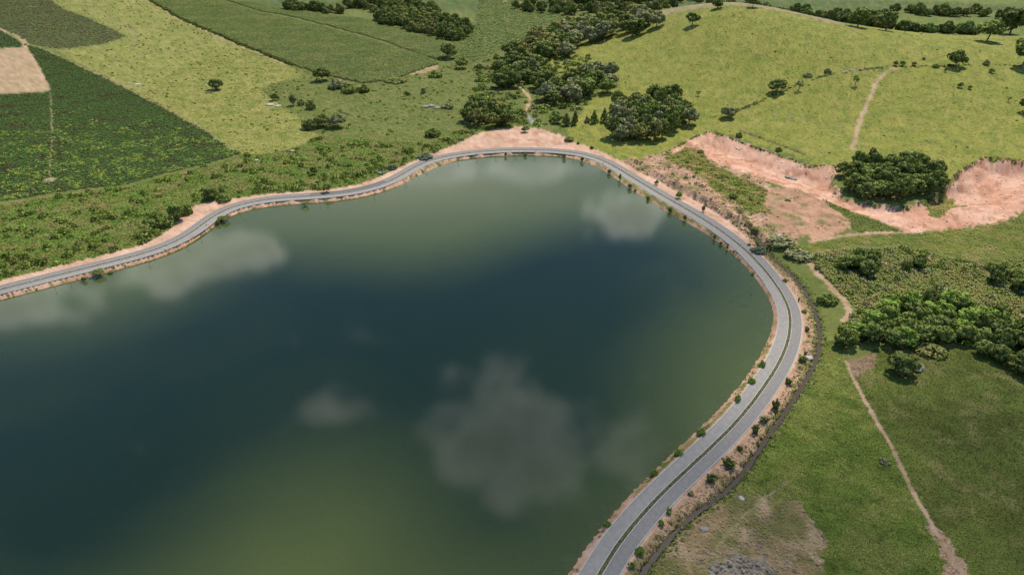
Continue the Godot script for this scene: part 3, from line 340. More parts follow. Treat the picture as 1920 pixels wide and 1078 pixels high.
func tag(o: Node3D, label := "", category := "", group := "", kind := "") -> Node3D:
	if label: o.set_meta("label", label)
	if category: o.set_meta("category", category)
	if group: o.set_meta("group", group)
	if kind: o.set_meta("kind", kind)
	return o

func put(called: String, mesh: Mesh, mat: Material, parent: Node3D = null) -> MeshInstance3D:
	var o := MeshInstance3D.new()
	o.mesh = mesh
	if mat: o.material_override = mat
	if parent:
		o.name = called
		parent.add_child(o, true)
	else:
		o.name = numbered(called)
		add_child(o, true)
	return o

func root(called: String, at: Vector3, turn := 0.0) -> Node3D:
	var o := Node3D.new()
	o.name = numbered(called)
	add_child(o, true)
	o.position = at
	o.rotation.y = turn
	return o

func rng_of(n: int) -> RandomNumberGenerator:
	var r := RandomNumberGenerator.new()
	r.seed = n
	return r

func outline(key: String) -> PackedVector2Array:
	if poly.has(key): return poly[key]
	var a: Array = SHAPES[key]
	var p := PackedVector2Array()
	for i in range(0, a.size(), 2): p.append(Vector2(a[i], a[i + 1]))
	poly[key] = p
	var r := Rect2(p[0], Vector2.ZERO)
	for q in p: r = r.expand(q)
	box[key] = r
	return p

func inside(key: String, q: Vector2) -> bool:
	return box[key].has_point(q) and Geometry2D.is_point_in_polygon(q, poly[key])

func line_distance(p: PackedVector2Array, q: Vector2) -> float:
	var best := 1e9
	for i in p.size() - 1:
		var a := p[i]
		var ab := p[i + 1] - a
		var t := clampf((q - a).dot(ab) / ab.length_squared(), 0.0, 1.0)
		best = minf(best, (a + ab * t).distance_squared_to(q))
	return sqrt(best)

func near(key: String, q: Vector2, reach: float) -> float:
	if not box[key].grow(reach).has_point(q): return 1e9
	return line_distance(poly[key], q)

# ------------------------------------------------------------------ the shape of the land
const CELL := 3.0
const RASTER := Rect2(-375, -530, 530, 690)
var shore_sd := PackedFloat32Array()
var road_d := PackedFloat32Array()
var raster_w := 0
var raster_h := 0
var lake := PackedVector2Array()
var tracks := []

func prepare():
	for k in SHAPES: outline(k)
	rough_noise.seed = 3
	rough_noise.frequency = 1.0 / 70.0
	rough_noise.fractal_octaves = 4
	fine_noise.seed = 8
	fine_noise.frequency = 1.0 / 7.0
	fine_noise.fractal_octaves = 3
	patch_noise.seed = 15
	patch_noise.frequency = 1.0 / 34.0
	patch_noise.fractal_octaves = 5
	patch_noise.fractal_gain = 0.62
	leaf_noise.seed = 21
	leaf_noise.frequency = 1.0 / 3.5
	leaf_noise.fractal_octaves = 2
	lake = outline("shore").duplicate()
	lake.append(Vector2(-372, 150))
	raster_w = int(RASTER.size.x / CELL) + 1
	raster_h = int(RASTER.size.y / CELL) + 1
	shore_sd.resize(raster_w * raster_h)
	road_d.resize(raster_w * raster_h)
	var shore: PackedVector2Array = outline("shore")
	var mid: PackedVector2Array = outline("centre")
	for j in raster_h:
		for i in raster_w:
			var q := RASTER.position + Vector2(i, j) * CELL
			var d := line_distance(shore, q)
			shore_sd[j * raster_w + i] = -d if Geometry2D.is_point_in_polygon(q, lake) else d
			road_d[j * raster_w + i] = line_distance(mid, q)

func raster(a: PackedFloat32Array, q: Vector2) -> float:
	var p := (q - RASTER.position) / CELL
	var i := clampi(int(p.x), 0, raster_w - 2)
	var j := clampi(int(p.y), 0, raster_h - 2)
	var f := Vector2(p.x - i, p.y - j)
	var k := j * raster_w + i
	return lerpf(lerpf(a[k], a[k + 1], f.x), lerpf(a[k + raster_w], a[k + raster_w + 1], f.x), f.y)

func soft(q: float, w: float) -> float:
	var t := q / w
	return q if t > 20.0 else w * log(1.0 + exp(t))

func macro(x: float, z: float) -> float:
	var y := 2.0 + 0.024 * soft(-x - 190.0, 50.0) + 0.010 * soft(-z - 560.0, 60.0) + 0.035 * soft(x - 130.0, 25.0) * smoothstep(-520.0, -330.0, z)
	y += 40.7 * exp(-pow((x - 232.5) / 110.1, 2) - pow((z + 796.0) / 198.0, 2))
	y += 30.9 * exp(-pow((x - 382.8) / 159.8, 2) - pow((z + 655.2) / 211.1, 2))
	y += 37.1 * exp(-pow((x - 646.8) / 152.1, 2) - pow((z + 693.6) / 92.7, 2))
	return y + 55.0 * smoothstep(1350.0, 2600.0, -z)

func height(x: float, z: float) -> float:
	var q := Vector2(x, z)
	var y := macro(x, z)
	var wild := rough_noise.get_noise_2d(x, z)
	y += wild * 0.9
	if z < -1150.0: y += wild * 26.0 * smoothstep(1150.0, 1900.0, -z)
	if RASTER.has_point(q):
		var rd := raster(road_d, q)
		var sd := raster(shore_sd, q)
		if rd < 34.0: y = lerpf(1.42, y, smoothstep(9.0, 34.0, rd))
		if sd < 5.0:
			var bank := sd * 0.62 if sd > 0.0 else maxf(-2.6, sd * 0.35)
			bank += leaf_noise.get_noise_2d(x * 1.7, z * 1.7) * 0.28
			if rd > 5.5 or sd < 0.0: y = minf(y, bank)
		elif rd > 6.5 and rd < 60.0:
			y += fine_noise.get_noise_2d(x, z) * 0.25
		if x > 0.0:
			var d := near("ditch", q, 6.0)
			if d < 6.0 and rd > 6.5: y -= 1.5 * exp(-pow(d / 1.6, 2)) * (0.85 + 0.6 * fine_noise.get_noise_2d(x * 2.0, z * 2.0))
			if inside("rock_outcrop", q):
				var edge := line_distance(poly["rock_outcrop"], q)
				y += smoothstep(0.0, 2.5, edge) * (0.5 + 0.9 * absf(leaf_noise.get_noise_2d(x * 1.4, z * 1.4)) - 1.1 * absf(fine_noise.get_noise_2d(x * 2.6, z * 2.6)))
			d = near("gully", q, 14.0)
			if d < 14.0 and rd > 6.8:
				var jag := 2.6 * leaf_noise.get_noise_2d(x * 0.8, z * 0.8)
				y += 1.7 * smoothstep(0.0, 1.0, rd - 15.5 + jag) * smoothstep(14.0, 6.0, d) - 1.1 * exp(-pow((d + jag * 0.6) / 1.6, 2))
	else:
		y += fine_noise.get_noise_2d(x, z) * 0.3
	if x > 95.0 and x < 380.0 and z < -330.0 and z > -520.0:
		var jag := 2.4 * leaf_noise.get_noise_2d(x * 0.3, z * 0.3)
		if inside("soil_cut", q):
			var d := near("scarp_main", q, 40.0)
			y -= (0.9 * smoothstep(0.0, 1.2, d + jag * 0.35) + 3.4 * smoothstep(0.5, 15.0, d + jag * 0.5)) * smoothstep(44.0, 14.0, d)
			d = near("scarp_east", q, 40.0)
			y -= (2.0 * smoothstep(0.0, 1.6, d + jag * 0.6) + 4.5 * smoothstep(0.5, 12.0, d + jag * 1.5)) * smoothstep(42.0, 18.0, d)
			d = near("scarp_mound", q, 20.0)
			y -= 2.0 * smoothstep(0.0, 2.5, d + jag * 0.5) * smoothstep(22.0, 6.0, d)
			y += 0.35 * fine_noise.get_noise_2d(x * 1.6, z * 1.6)
		elif inside("soil_slope", q) or inside("soil_grass", q):
			y += 1.5 * fine_noise.get_noise_2d(x * 0.7, z * 0.7)
	return y

# ------------------------------------------------------------------ what covers the land; base colours are linear
# name: [three tones that mix in patches, width of its ragged edge in metres]
const COVER := {
	"meadow": [Color(0.118, 0.152, 0.035), Color(0.145, 0.168, 0.043), Color(0.18, 0.178, 0.058), 0.0],
	"far_meadow": [Color(0.09, 0.135, 0.031), Color(0.115, 0.15, 0.037), Color(0.145, 0.15, 0.048), 6.0],
	"hill_pasture": [Color(0.225, 0.238, 0.044), Color(0.265, 0.258, 0.058), Color(0.165, 0.205, 0.037), 3],
	"left_pasture": [Color(0.228, 0.238, 0.059), Color(0.27, 0.26, 0.078), Color(0.168, 0.203, 0.045), 1.5],
	"olive_crop": [Color(0.102, 0.122, 0.044), Color(0.108, 0.108, 0.05), Color(0.102, 0.135, 0.042), 0.8],
	"dark_strip": [Color(0.05, 0.085, 0.028), Color(0.055, 0.09, 0.03), Color(0.05, 0.08, 0.028), 0.8],
	"tan_field": [Color(0.36, 0.255, 0.15), Color(0.40, 0.29, 0.18), Color(0.31, 0.23, 0.125), 0.8],
	"dark_crop": [Color(0.055, 0.09, 0.020), Color(0.06, 0.066, 0.022), Color(0.062, 0.105, 0.022), 0.8],
	"maize": [Color(0.11, 0.12, 0.039), Color(0.11, 0.11, 0.039), Color(0.10, 0.12, 0.035), 0.6],
	"maize_upper": [Color(0.12, 0.13, 0.039), Color(0.11, 0.12, 0.039), Color(0.11, 0.13, 0.035), 0.6],
	"stubble": [Color(0.38, 0.29, 0.15), Color(0.4, 0.3, 0.16), Color(0.3, 0.24, 0.12), 0.5],
	"soil_cut": [Color(0.52, 0.285, 0.19), Color(0.59, 0.365, 0.26), Color(0.4, 0.2, 0.122), 2],
	"grass_island": [Color(0.15, 0.17, 0.039), Color(0.2, 0.19, 0.047), Color(0.3, 0.22, 0.094), 2.0],
	"soil_slope": [Color(0.44, 0.255, 0.165), Color(0.36, 0.21, 0.13), Color(0.21, 0.18, 0.075), 2.5],
	"soil_grass": [Color(0.40, 0.25, 0.165), Color(0.45, 0.29, 0.2), Color(0.19, 0.175, 0.065), 3.0],
	"grass_tongue": [Color(0.15, 0.175, 0.037), Color(0.18, 0.185, 0.043), Color(0.28, 0.21, 0.086), 2.0],
	"crest_field": [Color(0.27, 0.215, 0.115), Color(0.3, 0.23, 0.13), Color(0.22, 0.2, 0.09), 2.0],
	"green_wedge": [Color(0.12, 0.15, 0.035), Color(0.14, 0.16, 0.039), Color(0.1, 0.13, 0.031), 0.8],
	"low_meadow": [Color(0.17, 0.19, 0.039), Color(0.135, 0.165, 0.035), Color(0.22, 0.20, 0.066), 2.0],
	"dark_pasture": [Color(0.118, 0.146, 0.03), Color(0.095, 0.115, 0.024), Color(0.165, 0.165, 0.05), 1.5],
	"near_pasture": [Color(0.125, 0.17, 0.030), Color(0.165, 0.185, 0.043), Color(0.095, 0.135, 0.023), 1.5],
	"stony_waste": [Color(0.26, 0.185, 0.098), Color(0.15, 0.14, 0.05), Color(0.32, 0.235, 0.14), 1.5],
	"scrub_ground": [Color(0.125, 0.155, 0.039), Color(0.155, 0.16, 0.048), Color(0.18, 0.165, 0.066), 2.5],
	"wild_bank": [Color(0.105, 0.16, 0.028), Color(0.135, 0.165, 0.039), Color(0.18, 0.165, 0.058), 2.5],
	"soil_fan": [Color(0.48, 0.32, 0.23), Color(0.28, 0.22, 0.11), Color(0.54, 0.37, 0.275), 2.0],
	"lane_wide": [Color(0.4, 0.27, 0.18), Color(0.33, 0.24, 0.15), Color(0.2, 0.18, 0.08), 1.2],
	"rock_outcrop": [Color(0.25, 0.205, 0.15), Color(0.31, 0.265, 0.205), Color(0.16, 0.14, 0.07), 1.6],
	"red_patch": [Color(0.26, 0.165, 0.11), Color(0.2, 0.16, 0.08), Color(0.29, 0.2, 0.14), 0.8],
	"verge": [Color(0.5, 0.32, 0.225), Color(0.56, 0.37, 0.27), Color(0.42, 0.25, 0.165), 0.5],
	"dry_verge": [Color(0.42, 0.275, 0.175), Color(0.25, 0.195, 0.095), Color(0.47, 0.305, 0.205), 0.8],
	"lake_bank": [Color(0.44, 0.255, 0.16), Color(0.5, 0.31, 0.21), Color(0.29, 0.19, 0.09), 0],
	"lake_bed": [Color(0.035, 0.036, 0.014), Color(0.04, 0.04, 0.016), Color(0.03, 0.032, 0.012), 0.0],
	"ditch_mud": [Color(0.08, 0.058, 0.04), Color(0.11, 0.078, 0.05), Color(0.065, 0.055, 0.035), 0],
	"dirt_track": [Color(0.36, 0.25, 0.15), Color(0.42, 0.3, 0.19), Color(0.27, 0.21, 0.1), 0.4],
	"pink_lane": [Color(0.38, 0.25, 0.16), Color(0.43, 0.295, 0.2), Color(0.27, 0.2, 0.11), 0.5],
	"dark_trail": [Color(0.11, 0.09, 0.045), Color(0.14, 0.11, 0.06), Color(0.1, 0.09, 0.04), 0.3],
	"grass_trail": [Color(0.25, 0.225, 0.105), Color(0.22, 0.2, 0.09), Color(0.29, 0.24, 0.13), 0.4],
	"paved_lane": [Color(0.24, 0.235, 0.22), Color(0.26, 0.25, 0.24), Color(0.22, 0.215, 0.2), 0.1],
	"field_north": [Color(0.13, 0.17, 0.039), Color(0.16, 0.185, 0.043), Color(0.12, 0.16, 0.035), 4.0],
	"far_land": [Color(0.07, 0.11, 0.027), Color(0.1, 0.135, 0.035), Color(0.13, 0.145, 0.047), 0.0],
}
# tracks: outline key, cover, width
const TRACKS := [
	["paved_lane", "paved_lane", 3.0], ["hill_track", "dirt_track", 3.0], ["hill_track_side", "grass_trail", 2.0], ["cattle_trail", "grass_trail", 1.6], ["fence_trail", "dark_trail", 2.2],
	["lane_low", "pink_lane", 1.5], ["red_lane", "pink_lane", 2.8], ["pit_lane", "pink_lane", 2.6], ["field_lane", "dirt_track", 4.4], ["pasture_edge", "grass_trail", 2.4], ["maize_edge", "dirt_track", 3.0],
	["pasture_trail", "grass_trail", 2.2], ["top_road", "dirt_track", 5.5], ["crop_trail", "grass_trail", 1.5], ["crop_trail_side", "grass_trail", 1.2], ["stony_trail", "grass_trail", 1.0], ["valley_lane", "pink_lane", 3.5],
]
const AREAS := ["soil_fan", "grass_island", "green_wedge", "soil_cut", "soil_slope", "grass_tongue", "soil_grass", "lane_wide", "red_patch", "crest_field", "rock_outcrop", "stony_waste", "tan_field", "dark_strip", "olive_crop", "dark_crop", "stubble", "maize_upper", "maize", "left_pasture",
	"low_meadow", "near_pasture", "dark_pasture", "scrub_ground", "wild_bank", "hill_pasture", "far_meadow"]

var tiles := {}

func cover_at(x: float, z: float) -> String:
	var q := Vector2(x, z)
	var n := Vector2(leaf_noise.get_noise_2d(x, z), leaf_noise.get_noise_2d(x + 311.0, z - 97.0)) + 1.4 * Vector2(fine_noise.get_noise_2d(x + 50.0, z), fine_noise.get_noise_2d(x, z + 190.0))
	if RASTER.has_point(q):
		var sd := raster(shore_sd, q)
		if sd < -2.6 + 2.6 * n.x: return "lake_bed"
		if sd < 1.4 + n.x: return "lake_bank"
		var rd := raster(road_d, q)
		if rd < 5.6: return "verge"
		if x > 0.0 and near("ditch", q + n * 0.5, 2.0) < 1.2: return "ditch_mud"
	var tile := Vector2i(int(floor(x / 48.0)), int(floor(z / 48.0)))
	if not tiles.has(tile):
		var around := Rect2(Vector2(tile) * 48.0, Vector2(48, 48)).grow(14.0)
		tiles[tile] = [TRACKS.filter(func(t): return box[t[0]].intersects(around, true)), AREAS.filter(func(k): return box[k].intersects(around, true))]
	for t in tiles[tile][0]:
		var d := near(t[0], q, t[2])
		if d < t[2] * 0.5 * (1.0 + 0.35 * n.x): return t[1]
	if RASTER.has_point(q):
		if Geometry2D.is_point_in_polygon(q + n * 0.6, verge): return "verge"
		if x > 0.0 and Geometry2D.is_point_in_polygon(q + n * 0.8, dry_verge): return "dry_verge"
	for k in tiles[tile][1]:
		if inside(k, q + n * COVER[k][3]): return k
	if z < -880.0 and x > 330.0 and fposmod(x * 0.3 - z + 40.0 * n.x * 0.2, 340.0) < 190.0: return "field_north"
	return "far_land" if z < -1080.0 else "meadow"

var verge := PackedVector2Array()
var dry_verge := PackedVector2Array()

func make_verges():
	verge = outline("verge_edge").duplicate()
	var back: PackedVector2Array = outline("centre").duplicate()
	back.reverse()
	for p in back:
		if p.y < -300.0 or p.x < 0.0: verge.append(p)
	dry_verge = outline("dry_edge").duplicate()
	for p in back:
		if p.x > 0.0 and p.y > -330.0: dry_verge.append(p)
	# back runs from the near end to the far end, dry_edge from the far end to the near end: together one ring

func color_at(k: String, x: float, z: float) -> Color:
	var c: Array = COVER[k]
	var a := smoothstep(-0.22, 0.22, patch_noise.get_noise_2d(x, z))
	var b := smoothstep(0.02, 0.4, patch_noise.get_noise_2d(x * 2.1 + 900.0, z * 2.1))
	var col: Color = (c[0] as Color).lerp(c[1], a).lerp(c[2], b)
	var g := 1.0 + 0.20 * leaf_noise.get_noise_2d(x * 1.3, z * 1.3) + 0.20 * fine_noise.get_noise_2d(x * 0.8, z * 0.8)
	return Color(col.r * g, col.g * g, col.b * g)

# ------------------------------------------------------------------ materials
var made := {}

func noise_texture(seed_: int, cells: float, octaves: int, low: float, high: float, size := 512) -> NoiseTexture2D:
	var n := FastNoiseLite.new()
	n.seed = seed_
	n.frequency = cells / size
	n.fractal_octaves = octaves
	n.fractal_gain = 0.6
	var t := NoiseTexture2D.new()
	t.width = size
	t.height = size
	t.seamless = true
	t.noise = n
	var r := Gradient.new()
	r.set_color(0, Color(low, low, low))
	r.set_color(1, Color(high, high, high))
	t.color_ramp = r
	return t

func surface(key: String, albedo: Color, roughness := 0.9, grain: Texture2D = null, tile := 1.0, relief: Texture2D = null, relief_cm := 0.0, tinted := false) -> StandardMaterial3D:
	if made.has(key): return made[key]
	var m := StandardMaterial3D.new()
	m.resource_name = key
	m.albedo_color = albedo.linear_to_srgb()
	m.roughness = roughness
	m.metallic_specular = 0.25
	m.vertex_color_use_as_albedo = tinted
	if grain:
		m.albedo_texture = grain
	if relief:
		m.heightmap_enabled = true
		m.heightmap_texture = relief
		m.heightmap_scale = relief_cm
	if grain or relief:
		m.uv1_triplanar = true
		m.uv1_world_triplanar = true
		m.uv1_scale = Vector3.ONE / tile
	made[key] = m
	return m

func foliage(key: String, tone: Color) -> StandardMaterial3D:
	if made.has(key): return made[key]
	var m := StandardMaterial3D.new()
	m.resource_name = key
	m.albedo_color = tone.linear_to_srgb()
	m.vertex_color_use_as_albedo = true
	m.roughness = 0.65
	m.metallic_specular = 0.18
	m.cull_mode = BaseMaterial3D.CULL_DISABLED
	m.backlight_enabled = true
	m.backlight = Color(0.5, 0.56, 0.25)
	made[key] = m
	return m

const TONES := {
	"dark": Color(0.116, 0.148, 0.038), "mid": Color(0.164, 0.207, 0.050), "bright": Color(0.188, 0.273, 0.049), "grey": Color(0.222, 0.230, 0.110), "blue": Color(0.085, 0.12, 0.08), "olive": Color(0.195, 0.194, 0.059),
	"pale": Color(0.34, 0.335, 0.2), "bare": Color(0.16, 0.13, 0.10), "lime": Color(0.19, 0.23, 0.035), "straw": Color(0.34, 0.26, 0.12),
}

func leaf_material(tone: String) -> StandardMaterial3D:
	return foliage("foliage_" + tone, TONES[tone])

# ------------------------------------------------------------------ sky and clouds
func sky_material() -> PanoramaSkyMaterial:
	# One sky all round: blue that pales to the horizon and fair weather cumulus. The named banks stand where the lake mirrors them.
	var w := 1536
	var h := 768
	var n := FastNoiseLite.new()
	n.seed = 44
	n.frequency = 2.4
	n.fractal_octaves = 5
	n.fractal_gain = 0.55
	var far := FastNoiseLite.new()
	far.seed = 12
	far.frequency = 0.9
	far.fractal_octaves = 3
	var im := Image.create(w, h, false, Image.FORMAT_RGBF)
	# azimuth (from north, clockwise), elevation, half sizes in degrees; how dense
	var banks := [[-0.5, 41.6, 10.5, 5.2, 0.29], [2.0, 46.8, 6.5, 3.6, 0.27], [13, 40.8, 8, 4.0, 0.22], [-17, 38.2, 3.6, 1.8, 0.2], [-38, 25.3, 7, 2.2, 0.42], [-30, 24.4, 6, 2.6, 0.42], [-24.5, 25.0, 4.4, 2.3, 0.42], [9.2, 23.6, 4.4, 2.1, 0.34], [0, 20.4, 7.5, 1.0, 0.36], [-6, 20.2, 5.5, 1.1, 0.36]]
	im.fill(Color(0.33, 0.37, 0.36))
	for j in h / 2:
		var el := PI / 2.0 - PI * (j + 0.5) / h
		var up := sin(el)
		var blue := Color(0.055, 0.235, 0.58).lerp(Color(0.74, 0.80, 0.85), pow(1.0 - up, 4.0))
		var e := rad_to_deg(el)
		var blue_here := blue
		for i in w:
			var az := TAU * (i + 0.5) / w
			# cumulus lie on one level: look the noise up where the ray meets that level
			var p := Vector2(sin(az), -cos(az)) * cos(el) / (up + 0.16)
			var v := n.get_noise_2d(p.x * 1.6, p.y * 1.6)
			var thick := v - 0.16 + 0.35 * far.get_noise_2d(p.x * 1.1, p.y * 1.1)
			var a := rad_to_deg(az if az < PI else az - TAU)
			if absf(a) < 60.0 and e > 12.0 and e < 56.0:
				thick = v * 0.5 - 0.25
				for b in banks:
					var r := pow((a - b[0]) / b[2], 2) + pow((e - b[1]) / b[3], 2)
					if r < 3.0: thick = maxf(thick, (b[4] as float) * (1.0 - r) + v * (0.5 if b[4] < 0.3 else 0.75))
			# a thin even veil low in the north north west
			blue_here = blue.lerp(Color(1.05, 1.06, 1.06), 0.75 * exp(-pow((a + 8.0) / 14.0, 2) - pow((e - 21.3) / 2.7, 2)))
			var cover := smoothstep(-0.04, 0.32, thick)
			var white := Color(1.70, 1.78, 1.90).lerp(Color(1.08, 1.14, 1.24), smoothstep(0.12, 0.6, thick - 0.3 * n.get_noise_2d(p.x * 4.0 + 9.0, p.y * 4.0)))
			im.set_pixel(i, j, blue_here.lerp(white, cover * 0.95))
	var m := PanoramaSkyMaterial.new()
	m.panorama = ImageTexture.create_from_image(im)
	return m

func build_clouds():
	# two fair weather clouds overhead; they shade the lake and the field beside it
	var mat := StandardMaterial3D.new()
	mat.resource_name = "cloud"
	mat.albedo_color = Color(0.95, 0.95, 0.95)
	mat.roughness = 1.0
	mat.metallic_specular = 0.0
	var puff := SphereMesh.new()
	puff.radius = 1.0
	puff.height = 2.0
	puff.radial_segments = 12
	puff.rings = 6
	var at := 0
	for key in ["shade_lake", "shade_field"]:
		at += 1
		var r := rng_of(70 + at)
		var level := 2400.0 + at * 60.0
		var shift := Vector2(SUN.x, SUN.z) / SUN.y * level
		var st := SurfaceTool.new()
		st.begin(Mesh.PRIMITIVE_TRIANGLES)
		for q in scattered(key, 15.0 if at == 1 else 21.5, r, 0.5):
			var size := r.randf_range(7.0, 17.0) if at == 1 else r.randf_range(6.0, 12.0)
			if not inside(key, q + Vector2(size, 0)) or not inside(key, q - Vector2(size, 0)): size *= 0.55
			var t := Transform3D(Basis.from_euler(Vector3(r.randf() * 3, r.randf() * 6, 0)).scaled(Vector3(size, size * 0.55, size)), Vector3(q.x + shift.x, level + r.randf_range(0, 26), q.y + shift.y))
			st.append_from(puff, 0, t)
		tag(put("cloud", st.commit(), mat), ["", "broad white cloud above the lake", "white cloud above the near field"][at], "cloud", "", "structure")

# points about one spacing apart, jittered, inside an outline
func scattered(key: String, spacing: float, r: RandomNumberGenerator, jitter := 0.85) -> PackedVector2Array:
	outline(key)
	var out := PackedVector2Array()
	var b: Rect2 = box[key]
	var row := 0
	var z := b.position.y
	while z < b.end.y:
		var x := b.position.x + (spacing * 0.5 if row % 2 else 0.0)
		while x < b.end.x:
			var q := Vector2(x + r.randf_range(-0.5, 0.5) * jitter * spacing, z + r.randf_range(-0.5, 0.5) * jitter * spacing)
			if Geometry2D.is_point_in_polygon(q, poly[key]): out.append(q)
			x += spacing
		z += spacing * 0.88
		row += 1
	return out

# points along straight rows that follow the long side of the maize field
func planted(key: String, apart: float, along: float, r: RandomNumberGenerator) -> PackedVector2Array:
	outline(key)
	var edge: PackedVector2Array = poly["maize_edge"]
	var u := (edge[edge.size() - 1] - edge[edge.size() / 3]).normalized()
	var w := u.orthogonal()
	var b: Rect2 = box[key]
	var mid := b.get_center()
	var reach := b.size.length() * 0.5
	var out := PackedVector2Array()
	var s := -reach
	while s < reach:
		var t := -reach
		while t < reach:
			var q := mid + w * (s + r.randf_range(-0.18, 0.18)) + u * (t + r.randf_range(-0.5, 0.5))
			if b.has_point(q) and Geometry2D.is_point_in_polygon(q, poly[key]): out.append(q)
			t += along
		s += apart
	return out

# ------------------------------------------------------------------ ground
const GROUND_NAMES := {"far_land": "hills", "lake_bank": "lake_bank", "lake_bed": "lake_bed", "verge": "sandy_verge", "dry_verge": "dry_verge", "ditch_mud": "muddy_ditch", "meadow": "meadow", "left_pasture": "pale_pasture", "olive_crop": "olive_field", "dark_strip": "narrow_field",
	"dark_crop": "dark_field", "maize": "maize_field_ground", "maize_upper": "upper_maize_field_ground", "stubble": "stubble_field", "soil_grass": "eroded_slope", "lane_wide": "soil_path", "grass_tongue": "grassy_slope", "soil_slope": "orange_soil_slope", "grass_trail": "grass_path", "dark_trail": "worn_path", "pink_lane": "soil_path", "dirt_track": "dirt_road", "paved_lane": "paved_path", "field_north": "north_field"}

func build_ground():
	make_verges()
	var zs := PackedFloat32Array()
	var q := 1.0 / 86.0
	var z := 170.0
	while z > -86.0:
		zs.append(-z if false else z)
		z -= 8.0
	var step := (1.0 / 86.0 - 1.0 / 1300.0) / 640.0
	while q > 1.0 / 1300.0:
		zs.append(-1.0 / q)
		q -= step
	z = -1310.0
	while z > -4200.0:
		zs.append(z)
		z *= 1.03
	var cols := 720
	var rows := zs.size()
	var verts := PackedVector3Array()
	var cover := PackedStringArray()
	var tints := PackedColorArray()
	verts.resize(rows * cols)
	cover.resize(rows * cols)
	tints.resize(rows * cols)
	for j in rows:
		var half := maxf(absf(zs[j]) * 1.12 + 40.0, 150.0)
		if zs[j] > -86.0: half = 400.0
		for i in cols:
			var x := (2.0 * i / (cols - 1) - 1.0) * half
			var k := j * cols + i
			verts[k] = Vector3(x, height(x, zs[j]), zs[j])
			var c := cover_at(x, zs[j])
			cover[k] = c
			tints[k] = color_at(c, x, zs[j])
	var normals := PackedVector3Array()
	normals.resize(rows * cols)
	for j in rows:
		for i in cols:
			var a := verts[j * cols + maxi(i - 1, 0)]
			var b := verts[j * cols + mini(i + 1, cols - 1)]
			var c := verts[maxi(j - 1, 0) * cols + i]
			var d := verts[mini(j + 1, rows - 1) * cols + i]
			normals[j * cols + i] = (c - d).cross(b - a).normalized()
			if normals[j * cols + i].y < 0.0: normals[j * cols + i] *= -1.0
	var faces := {}
	for j in rows - 1:
		for i in cols - 1:
			var k := j * cols + i
			var name_ := cover[k]
			if not faces.has(name_): faces[name_] = PackedInt32Array()
			faces[name_].append_array(PackedInt32Array([k, k + cols, k + 1, k + 1, k + cols, k + cols + 1]))
	var grass := noise_texture(5, 60.0, 4, 0.62, 1.0)
	var clods := noise_texture(9, 40.0, 5, 0.7, 1.0)
	for name_ in faces:
		var idx: PackedInt32Array = faces[name_]
		var place := {}
		var v := PackedVector3Array()
		var n := PackedVector3Array()
		var c := PackedColorArray()
		var t := PackedInt32Array()
		t.resize(idx.size())
		for s in idx.size():
			var k := idx[s]
			if not place.has(k):
				place[k] = v.size()
				v.append(verts[k])
				n.append(normals[k])
				c.append(tints[k])
			t[s] = place[k]
		var arrays := []
		arrays.resize(Mesh.ARRAY_MAX)
		arrays[Mesh.ARRAY_VERTEX] = v
		arrays[Mesh.ARRAY_NORMAL] = n
		arrays[Mesh.ARRAY_COLOR] = c
		arrays[Mesh.ARRAY_INDEX] = t
		var mesh := ArrayMesh.new()
		mesh.add_surface_from_arrays(Mesh.PRIMITIVE_TRIANGLES, arrays)
		var soil: bool = name_ in ["soil_cut", "soil_slope", "verge", "dry_verge", "lake_bank", "tan_field", "soil_fan", "pink_lane", "dirt_track", "rock_outcrop", "soil_grass", "red_patch", "stony_waste", "paved_lane"]
		var mat := surface("soil" if soil else "grassland", Color(1.16, 1.16, 1.16) if soil else Color(1.22, 1.22, 1.22), 0.95, clods if soil else grass, 9.0 if soil else 14.0, clods if soil else grass, 14.0 if soil else 22.0, true)
		mat.albedo_color = Color(1, 1, 1)
		tag(put(GROUND_NAMES.get(name_, name_), mesh, mat), "", "", "", "structure")

# ------------------------------------------------------------------ water
func build_water():
	var m := StandardMaterial3D.new()
	m.resource_name = "lake_water"
	m.albedo_color = Color(Color(0.05, 0.066, 0.019).linear_to_srgb(), 0.88)
	m.transparency = BaseMaterial3D.TRANSPARENCY_ALPHA
	m.roughness = 0.02
	m.metallic_specular = 0.36
	var n := FastNoiseLite.new()
	n.seed = 31
	n.frequency = 0.05
	n.fractal_octaves = 3
	var t := NoiseTexture2D.new()
	t.width = 512
	t.height = 512
	t.seamless = true
	t.as_normal_map = true
	t.bump_strength = 2.0
	t.noise = n
	m.normal_enabled = true
	m.normal_texture = t
	m.normal_scale = 0.03
	m.uv1_triplanar = true
	m.uv1_world_triplanar = true
	m.uv1_scale = Vector3.ONE / 7.0
	var plane := PlaneMesh.new()
	plane.size = Vector2(560, 660)
	var o := put("water", plane, m)
	o.position = Vector3(-100, 0, -150)
	tag(o, "", "", "", "structure")
	# the brook in the ditch
	var line := smooth_line("ditch", 2.0)
	var st := SurfaceTool.new()
	st.begin(Mesh.PRIMITIVE_TRIANGLES)
	st.set_smooth_group(0)
	var d := surface("brook", Color(0.06, 0.046, 0.034), 0.15)
	for i in line.size() - 1:
		var a := line[i]
		var b := line[i + 1]
		var s := (b - a).orthogonal().normalized() * (0.75 + 0.5 * fine_noise.get_noise_2d(a.x * 3.0, a.y * 3.0))
		var ya := 0.75
		quad(st, Vector3(a.x - s.x, ya, a.y - s.y), Vector3(b.x - s.x, ya, b.y - s.y), Vector3(b.x + s.x, ya, b.y + s.y), Vector3(a.x + s.x, ya, a.y + s.y))
	st.generate_normals()
	tag(put("brook_water", st.commit(), d), "", "", "", "structure")

func quad(st: SurfaceTool, a: Vector3, b: Vector3, c: Vector3, d: Vector3):
	for p in [a, b, c, a, c, d]: st.add_vertex(p)

